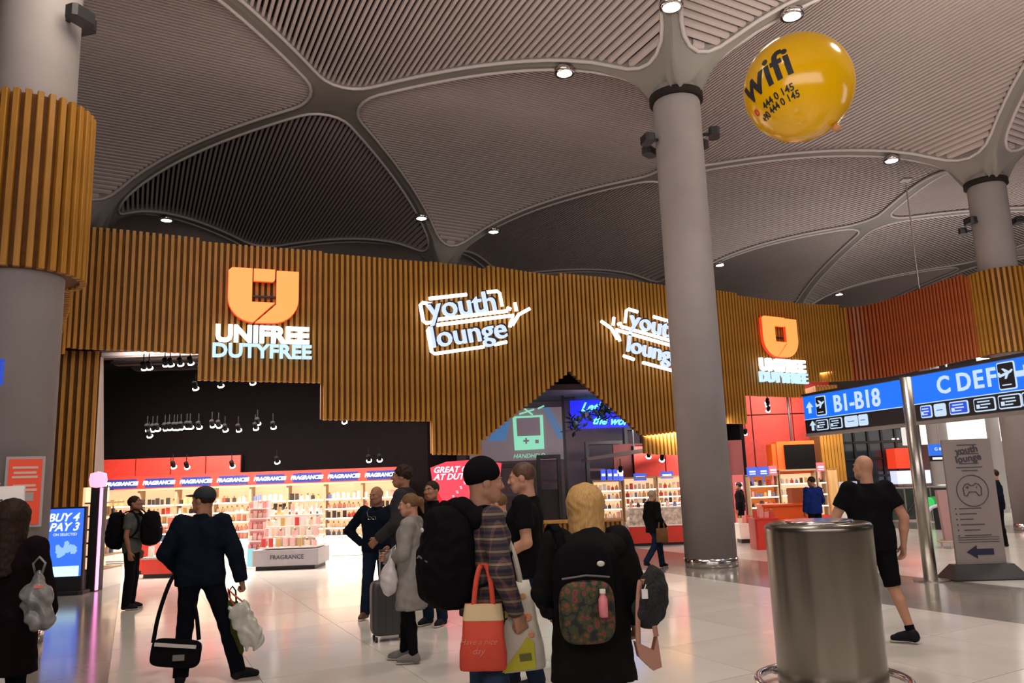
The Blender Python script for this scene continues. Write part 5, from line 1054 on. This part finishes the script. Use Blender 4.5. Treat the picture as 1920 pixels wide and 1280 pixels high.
# 4 bald man hand on hip
r, J, T = P_('bald man in dark jumper and jeans with one hand on his hip', 707, 1040, 10.95, 172, 1.72, head=(-18, -8), hair=('stubble', HAIRG), skin=SKIN2, top=('long', NAVY, .88), bottom=('trousers', JEAND), shoe=SHOER, build=1.12, res=.015,
    pose=dict(Rel=(.42, -.06, 1.16), Rwr=(.22, -.02, .98), Rhd=V3(-.9, .3, -.3), Lel=(-.24, -.02, 1.14), Lwr=(-.20, .14, .95), Rkn=(.13, .02, .49), Ran=(.17, 0, .09)))
gl = thing('spectacles', 'thin spectacles hanging from the neckline of the bald man in dark jumper', 'glasses', T(.02, .155, 1.33), math.radians(172)); m = MB()
for x in (-.03, .03): m.tube([(x+.024*math.cos(a*.63), 0, .020*math.sin(a*.63)) for a in range(10)], .003, 5, closed=True)
m.build('lens_rims', STEELR, gl); MB().tube([(.05, 0, .01), (.06, .02, .08), (.03, .03, .13)], .003, 5).build('arm', STEELR, gl)
su = thing('suitcase', 'dark grey wheeled suitcase standing behind the woman in the grey cardigan', 'suitcase', (GX(728, 1140, 9.45), 9.45, 0), math.radians(20)); SU = mat('suitcase_shell', (.035, .035, .037), .45)
S = SDF((-.25, -.16, 0), (.25, .16, .72), .012); S.ell((0, 0, .36), (.20, .12, .30), power=7); sobj('shell', S, SU, su)
for x in (-.12, -.04, .04, .12): MB().box((x, -.122, .36), (.02, .012, .48)).build('rib', SU, su)
for x in (-.08, .08): MB().tube([(x, .08, .64), (x, .08, .98)], .008, 6).build('handle_tube', STEEL, su)
MB().tube([(-.09, .08, .98), (.09, .08, .98)], .014, 8).build('handle', BLK, su)
for x in (-.15, .15):
    for y in (-.08, .08): MB().lathe([(0, -.012), (.03, -.012), (.03, .012), (0, .012)], n=12).build('wheel', BLK, su).matrix_basis = Matrix.Translation((x, y, .03)) @ Matrix.Rotation(PI/2, 4, 'Y')
# 5 tall man
r, J, T = P_('tall dark-haired man in grey jacket looking left', 758, 1000, 10.1, 82, 1.96, head=(8, 4), hair=('tousled', HAIRB), skin=SKIN2, top=('jacket', GREYJ, .86), bottom=('trousers', BLKC), res=.015, build=.95, pose=dict(Lel=(-.24, .02, 1.14), Lwr=(-.20, .24, .97)))
# 6 woman in grey cardigan
CG = cloth('grey_cardigan', (.30, .285, .26), stretch=(1, 1, 1)); r, J, T = P_('woman with ponytail in long grey cardigan, arms folded, facing left', 772, 1080, 8.25, 84, 1.63, head=(4, -4), hair=('pony', HAIRL), top=('coat', CG, .55), bottom=('leggings', BLKC), shoe=SHOEG, build=1.05,
    pose=dict(Lel=(-.23, .04, 1.13), Lwr=(-.04, .25, 1.06), Lhd=V3(.8, .5, .1), Rel=(.23, .04, 1.13), Rwr=(.02, .24, 1.10), Rhd=V3(-.8, .5, 0), Lan=(-.08, -.03, .09), Ran=(.10, .12, .09), Rkn=(.09, .08, .49), Lcurl=1.0))
t = bag_sdf('plastic_bag', 'full white plastic bag hanging from the arm of the cardigan woman', 'bag', W(729, 1080, 8.1), 0, [('ell', ((0, 0, -.04), (.088, .07, .15))), ('cone', ((.01, 0, .05), (.035, 0, .20), .06, .02))], PLAS, (.16, .14, .28), wr=.006)
MB().tube([(.02, 0, .18), (.03, .02, .26), (.06, .05, .29), (.06, .03, .24), (.045, 0, .18)], .007, 6).build('handle', PLAS, t, True)
# 7 dark figure behind her
r, J, T = P_('person in black with jeans half hidden behind the plaid-shirt man', 812, 1000, 10.3, 150, 1.76, head=(0, 0), hair=('short', HAIRB), skin=SKIN2, top=('jacket', BLKC), bottom=('trousers', JEAND), res=.017)
# 8 plaid man
PL = bpy.data.materials.new('plaid_flannel'); PL.use_nodes = True; nt = PL.node_tree; bs_ = nt.nodes['Principled BSDF']; bs_.inputs['Roughness'].default_value = .9; tcn = nt.nodes.new('ShaderNodeTexCoord'); prev = None
for ax, sc_k, cA_, cB_ in ((2, 56, (.014, .016, .034, 1), (.060, .036, .034, 1)), (2, 28, (0, 0, 0, 1), (.20, .16, .08, 1)), (0, 40, (0, 0, 0, 1), (.085, .03, .02, 1))):
    wv = nt.nodes.new('ShaderNodeTexWave'); wv.wave_type = 'BANDS'; wv.bands_direction = 'XYZ'[ax]; wv.inputs['Scale'].default_value = sc_k/6; rp = nt.nodes.new('ShaderNodeValToRGB'); rp.color_ramp.interpolation = 'CONSTANT'
    rp.color_ramp.elements[0].color = cA_; rp.color_ramp.elements[1].position = .6 if prev is None else .90; rp.color_ramp.elements[1].color = cB_
    nt.links.new(tcn.outputs['Object'], wv.inputs['Vector']); nt.links.new(wv.outputs['Fac'], rp.inputs[0])
    if prev is None: prev = rp.outputs[0]
    else:
        mx = nt.nodes.new('ShaderNodeMixRGB'); mx.blend_type = 'ADD'; mx.inputs[0].default_value = .8; nt.links.new(prev, mx.inputs[1]); nt.links.new(rp.outputs[0], mx.inputs[2]); prev = mx.outputs[0]
nt.links.new(prev, bs_.inputs['Base Color'])
r8, J8, T8 = P_('man in black beanie and plaid shirt with a big black backpack facing right', 908, 1100, 5.05, -66, 1.84, head=(-6, -4), hair=('beanie', BLKC), top=('long', PL, .86), bottom=('trousers', JEAN), build=1.05, res=.012,
    pose=dict(Rel=(.26, .00, 1.14), Rwr=(.25, .09, .90), Rcurl=1.8, Lwr=(-.25, .16, .90), Lcurl=1.8))
backpack('big black backpack with a small white badge on the plaid-shirt man', T8(0, -.22, 1.20), math.radians(-66), .19, .145, .29, BLKC, scale=1.0)
bd = MB().ball((0, 0, 0), (.028, .008, .014), 10).build('badge', mat('badge_white', (.6, .58, .5), .5), bpy.data.objects['backpack.002'] if 'backpack.002' in bpy.data.objects else None, True); bd.location = (.03, -.168, .18)
# hood / scarf of black fleece behind his neck
hd = thing('hooded_fleece', 'black fleece bundled round the neck of the plaid-shirt man', 'clothing', T8(0, -.06, 1.45), math.radians(-66)); S = SDF((-.22, -.22, -.16), (.22, .22, .16), .012); S.cone((-.13, -.02, -.03), (.13, -.02, -.03), .075, .075); S.cone((-.08, -.09, .03), (.08, -.09, .03), .07, .07); S.wrinkle(.006, 40); sobj('fleece', S, BLKC, hd)
def tote(label, loc, rz, wb_, wt, h_, d_, m, bandm=None, hm=None, hh=.25, tilt=0.0):
    t = thing('tote_bag', label, 'bag', loc, rz); t.rotation_euler = (0, tilt, rz); mbx = MB(); N = 8; V = []; F = []; L = []
    for z, w_, dd in ((-h_/2, wb_*.96, d_*.9), (-h_/2+.02, wb_, d_), (-h_/4, wb_*1.0, d_*1.1), (0, (wb_+wt)/2, d_*1.0), (h_/4, (wb_+wt)/2*.98, d_*.7), (h_/2, wt, d_*.35)):
        ring = [(x*w_/2, y*dd/2, z) for x, y in ((-1, -.5), (-.85, -.95), (-.4, -1.08), (0, -1.0), (.4, -1.08), (.85, -.95), (1, -.5), (1, .5), (.85, .95), (0, 1.0), (-.85, .95), (-1, .5))]; L.append(len(ring)); V += ring
    n = 12
    for i in range(5):
        for k in range(n): F.append((i*n+k, i*n+(k+1) % n, (i+1)*n+(k+1) % n, (i+1)*n+k))
    F += [tuple(range(n-1, -1, -1))]; mi = [0]*len(F)
    F.append(tuple(5*n+k for k in range(n))); mi.append(0); mbx.add(V, F); mbx.build('bag_body', m, t, True)
    if bandm: MB().add([(p[0]*1.01, p[1]*1.03, p[2]) for p in V[4*n:6*n]], [(k, (k+1) % n, n+(k+1) % n, n+k) for k in range(n)]).build('top_band', bandm, t, True)
    for y in (-1, 1): strap('handle', [(-wt*.28, y*d_*.17, h_/2-.06), (-wt*.22, y*d_*.16, h_/2+hh*.5), (-.02, 0, h_/2+hh), (.02, 0, h_/2+hh), (wt*.22, y*d_*.16, h_/2+hh*.5), (wt*.28, y*d_*.17, h_/2-.06)], .028, hm or m, t, .003)
    return t
RT = mat('red_tote_cloth', (.62, .065, .03), .7, var=.06, bump=.1); CRM = mat('cream_band', (.62, .48, .26), .7)
t = tote('red tote bag with a cream top band held by the plaid-shirt man', W(906, 1192, 4.80), math.radians(4), .27, .21, .36, .12, RT, CRM, RT, .22, .03)
RP2 = mat('faded_red_print', (.72, .22, .16), .7)
text('lettering', 'Have a nice', .045, RP2, t, FACE((-.03, -.070, -.02)), .001, shear=.3); text('lettering', 'day', .05, RP2, t, FACE((-.03, -.070, -.07)), .001, shear=.3)
WT = mat('white_tote', (.60, .56, .46), .5, var=.06, bump=.15); t = tote('large white tote with coloured prints hanging beside the red tote', W(968, 1172, 4.95), math.radians(-6), .29, .22, .50, .12, WT, None, WT, .26, -.10)
for (x, z, r_, c) in ((-.03, .18, .022, (.30, .36, .10)), (.07, .17, .020, (.65, .35, .12)), (-.05, .08, .024, (.50, .45, .12)), (.08, .05, .026, (.65, .25, .12)), (.03, .12, .016, (.35, .45, .3)), (.02, -.02, .02, (.6, .4, .2)), (.09, -.05, .018, (.6, .25, .15))):
    MB().lathe([(0, 0), (r_, 0), (r_*.8, .003), (0, .003)], n=9).build('printed_dot', mat('print_%d' % int(x*1000+z*100), c, .6), t).matrix_basis = axes((x, -.071, z), (1, 0, 0), (0, 0, 1))
MB().poly([(-.11, -.24), (.09, -.24), (.10, -.09), (.06, -.06), (.01, -.12), (-.03, -.16)], (0, -.070, 0), (1, 0, 0), (0, 0, 1), .004).build('printed_patch', mat('print_lime', (.48, .46, .02), .6), t); MB().box((.04, -.075, -.17), (.07, .004, .04)).build('printed_mark', mat('print_dark', (.12, .13, .02), .6), t)
# 9 woman with mustard scarf, partly hidden
r, J, T = P_('woman with mustard scarf half hidden between the two men', 938, 1000, 8.4, 75, 1.60, head=(0, -10), hair=('short', HAIRL), top=('jacket', cloth('dusty_rose', (.20, .08, .07)), .84), bottom=('trousers', JEAND), res=.016)
scf = thing('scarf', 'mustard scarf round the neck of the half hidden woman', 'scarf', T(0, 0, 1.40), math.radians(75)); S = SDF((-.24, -.22, -.26), (.24, .24, .16), .012); S.cone((-.10, 0, .03), (.10, 0, .03), .09, .09); S.cone((0, .06, .02), (.03, .13, -.16), .08, .05); S.ell((0, 0, .10), (.05, .055, .09), sub=True); S.wrinkle(.008, 45); sobj('wrap', S, MUST, scf)
# 10 man in black T-shirt
r, J, T = P_('man in black T-shirt and dark jeans facing left', 990, 1080, 7.05, 78, 1.87, head=(4, -6), hair=('short', mat('hair_auburn', (.07, .028, .012), .6, var=.3, scale=30)), top=('tshirt', BLKC, .86), bottom=('trousers', JEAND), build=1.12, res=.013,
    pose=dict(Lel=(-.24, -.05, 1.13), Lwr=(-.20, .20, 1.02), Rel=(.24, -.02, 1.14), Rwr=(.18, .22, 1.05), Lkn=(-.10, .04, .49), Lan=(-.10, -.06, .09), Rkn=(.10, .12, .50), Ran=(.10, .18, .09)))
pr = MB().poly([(-.05, -.06), (.03, -.07), (.05, .0), (.02, .07), (-.04, .05)], (0, 0, 0), (1, 0, 0), (0, 0, 1), .004).build('shirt_print', mat('pale_print', (.45, .50, .55), .6), bpy.data.objects[[o.name for o in r.children if o.name.startswith('tshirt')][0]]); pr.matrix_basis = Matrix.Translation((-.075, .155, 1.30)) @ Matrix.Rotation(math.radians(160), 4, 'Z')
# 11 blonde woman in black coat
BC = cloth('black_coat', (.012, .012, .012)); r, J, T = P_('blonde woman in long black hooded coat seen from behind', 1104, 1080, 4.75, 6, 1.67, head=(0, 0), hair=('bob', HAIRY), top=('coat', BC, .62), bottom=('trousers', BLKC), build=1.12, res=.012,
    pose=dict(Lel=(-.27, .02, 1.13), Lwr=(-.22, .20, 1.0), Rel=(.27, -.02, 1.14), Rwr=(.28, .06, .93), Rcurl=1.6))
hd = thing('coat_hood', 'black hood lying on the shoulders of the blonde woman', 'clothing', T(0, -.09, 1.40), math.radians(6)); S = SDF((-.25, -.2, -.22), (.25, .2, .14), .012); S.cone((-.13, 0, -.01), (.13, 0, -.01), .075, .075, .05); S.cone((-.03, -.05, -.06), (.03, -.05, -.06), .10, .10, .06); S.cone((0, -.02, .06), (0, -.06, -.05), .06, .09, .05); S.wrinkle(.005, 40); sobj('hood', S, BC, hd)
FLM = bpy.data.materials.new('floral_fabric'); FLM.use_nodes = True; nt = FLM.node_tree; bs_ = nt.nodes['Principled BSDF']; bs_.inputs['Roughness'].default_value = .7; tcn = nt.nodes.new('ShaderNodeTexCoord'); vo = nt.nodes.new('ShaderNodeTexVoronoi'); vo.inputs['Scale'].default_value = 26; rp = nt.nodes.new('ShaderNodeValToRGB'); el = rp.color_ramp.elements
el[0].position = .0; el[0].color = (.16, .015, .05, 1); el[1].position = .62; el[1].color = (.012, .012, .012, 1); e = el.new(.2); e.color = (.18, .05, .015, 1); e = el.new(.36); e.color = (.04, .05, .015, 1)
rp.color_ramp.interpolation = 'CONSTANT'; nzz = nt.nodes.new('ShaderNodeTexNoise'); nzz.inputs['Scale'].default_value = 16; ad = nt.nodes.new('ShaderNodeVectorMath'); ad.operation = 'MULTIPLY_ADD'; ad.inputs[1].default_value = (.05, .05, .05)
nt.links.new(tcn.outputs['Object'], nzz.inputs['Vector']); nt.links.new(nzz.outputs['Color'], ad.inputs[0]); nt.links.new(tcn.outputs['Object'], ad.inputs[2]); nt.links.new(ad.outputs[0], vo.inputs['Vector']); nt.links.new(vo.outputs['Distance'], rp.inputs[0]); nt.links.new(rp.outputs[0], bs_.inputs['Base Color'])
fb = thing('backpack', 'black backpack with a floral pocket on the blonde woman', 'backpack', W(1094, 1110, 4.52), math.radians(6)); S = SDF((-.2, -.16, -.32), (.2, .16, .32), .011); S.ell((0, 0, 0), (.165, .095, .27), power=3.4); sobj('bag_body', S, BLKC, fb)
S = SDF((-.2, -.2, -.3), (.2, .1, .2), .010); S.ell((0, -.075, -.09), (.150, .055, .165), power=3.6); sobj('front_pocket', S, FLM, fb)
for x in (-1, 1): strap('shoulder_strap', [(x*.09, .07, .22), (x*.11, .10, .33), (x*.13, .22, .37), (x*.15, .34, .25), (x*.16, .34, .05), (x*.16, .12, -.15)], .05, BLKC, fb)
MB().ball((.085, -.085, .155), (.024, .010, .016), 10).build('badge', mat('badge_white', (.6, .58, .5), .5), fb, True)
MB().tube([(-.13, -.09, .085), (0, -.105, .10), (.13, -.09, .085)], .006, 5).build('zip', mat('zip_grey', (.12, .12, .12), .4), fb)
bt = thing('bottle', 'pink bottle clipped to the floral backpack', 'bottle', W(1131, 1134, 4.36)); MB().lathe([(.0, -.06), (.022, -.06), (.024, -.03), (.024, .03), (.014, .05), (.014, .06), (0, .06)], n=14).build('flask', mat('pink_plastic', (.75, .22, .25), .4), bt, True); MB().lathe([(0, .06), (.016, .06), (.016, .08), (0, .08)], n=12).build('cap', WHITE, bt)
fu = bag_sdf('fur_hat', 'dark grey fluffy fur hat hanging at the right hand of the blonde woman', 'hat', W(1224, 1116, 4.62), 0, [('ell', ((0, 0, 0), (.085, .08, .165)), dict(rot=Euler((0, .12, 0)))), ('ell', ((-.06, 0, -.08), (.06, .06, .09)))], mat('fur_dark', (.016, .016, .017), .95, var=.5, scale=60, bump=1.0), (.2, .15, .24), wr=.006)
PKB = mat('dusty_pink_leather', (.46, .23, .16), .55, var=.05); hb = thing('handbag', 'folded dusty pink handbag with long straps hanging at the right of the blonde woman', 'bag', W(1214, 1225, 4.6), math.radians(10)); MB().poly([(-.07, .07), (.03, .02), (.055, .10), (.07, -.07), (.02, -.085), (-.055, -.01)], (0, 0, 0), (1, 0, 0), (0, 0, 1), .05).build('bag_body', PKB, hb)
strap('strap', [(-.055, -.02, .05), (-.05, -.02, .20), (-.035, -.02, .34), (-.02, -.02, .40), (.01, -.02, .38), (.03, -.02, .25), (.05, -.02, .09)], .028, PKB, hb, .003)
tg = thing('tag', 'small white tag on the straps of the dusty pink handbag', 'tag', W(1209, 1113, 4.55)); MB().box((0, 0, 0), (.035, .012, .05), bev=.004).build('card', WHITE, tg); MB().tube([(0, 0, .025), (.01, 0, .05)], .003, 5).build('loop', WHITE, tg)
# 12 far woman in vest
r, J, T = P_('far woman in black vest and jeans walking past the red counter', 1226, 990, 15.7, -62, 1.46, head=(0, 0), hair=('short', mat('hair_ash', (.28, .20, .13), .6)), top=('jacket', BLKC, .80), bottom=('trousers', JEAND), res=.017,
    pose=dict(Lkn=(-.09, .20, .52), Lan=(-.09, .24, .09), Rkn=(.09, -.08, .50), Ran=(.09, -.34, .18), Rto=(0, .10, -.10), Rwr=(.25, .12, .92)))
t = tote('brown bag carried by the far woman in the vest', W(1241, 1003, 15.5), 0, .22, .20, .26, .10, cloth('brown_leather', (.16, .08, .035)), None, None, .16)
# 13 bald man in shorts
r, J, T = P_('bald man in black polo shirt and shorts walking away', 1638, 1030, 8.45, 8, 1.86, head=(6, 0), hair=('bald', HAIRG), top=('polo', BLKC, .84), bottom=('shorts', BLKC), build=1.2, res=.013,
    pose=dict(Rhi=(.10, 0, .90), Rkn=(.13, -.04, .50), Ran=(.18, -.18, .10), Rto=(-.14, .11, -.065), Lhi=(-.09, 0, .90), Lkn=(-.07, .18, .50), Lan=(-.05, .26, .09), Rel=(.29, -.10, 1.14), Rwr=(.285, -.05, .88), Lel=(-.34, .05, 1.15), Lwr=(-.20, .22, 1.02)))
for sx, lr in ((1, 'R'), (-1, 'L')):
    S = SDF(J[lr+'an']-.12, J[lr+'an']+.16, .009); k_n = J[lr+'kn']-J[lr+'an']; S.cone(J[lr+'an']+V3(0, 0, -.02), J[lr+'an']+k_n*.16, .042, .044, cap=True); sobj('sock', S, BLKC, r)
# 14-16 far figures
r, J, T = P_('man in royal blue top leaning over the orange-red till counter', 1526, 945, 18.6, 15, 1.60, head=(20, -10), hair=('short', HAIRB), skin=SKIN2, top=('jacket', ROYAL), bottom=('trousers', BLKC), res=.018, pose=dict(Rel=(.30, .08, 1.16), Rwr=(.34, .34, 1.06)))
r, J, T = P_('dark-clad person at the counter just right of the centre column', 1389, 955, 22.4, 60, 1.50, hair=('short', HAIRB), skin=SKIN2, top=('jacket', BLKC), bottom=('trousers', BLKC), res=.018)
r, J, T = P_('person in dark clothes mostly hidden behind the grey banner', 1873, 950, 17.5, 60, 1.62, hair=('short', HAIRB), skin=SKIN, top=('jacket', NAVY), bottom=('trousers', BLKC), res=.018)
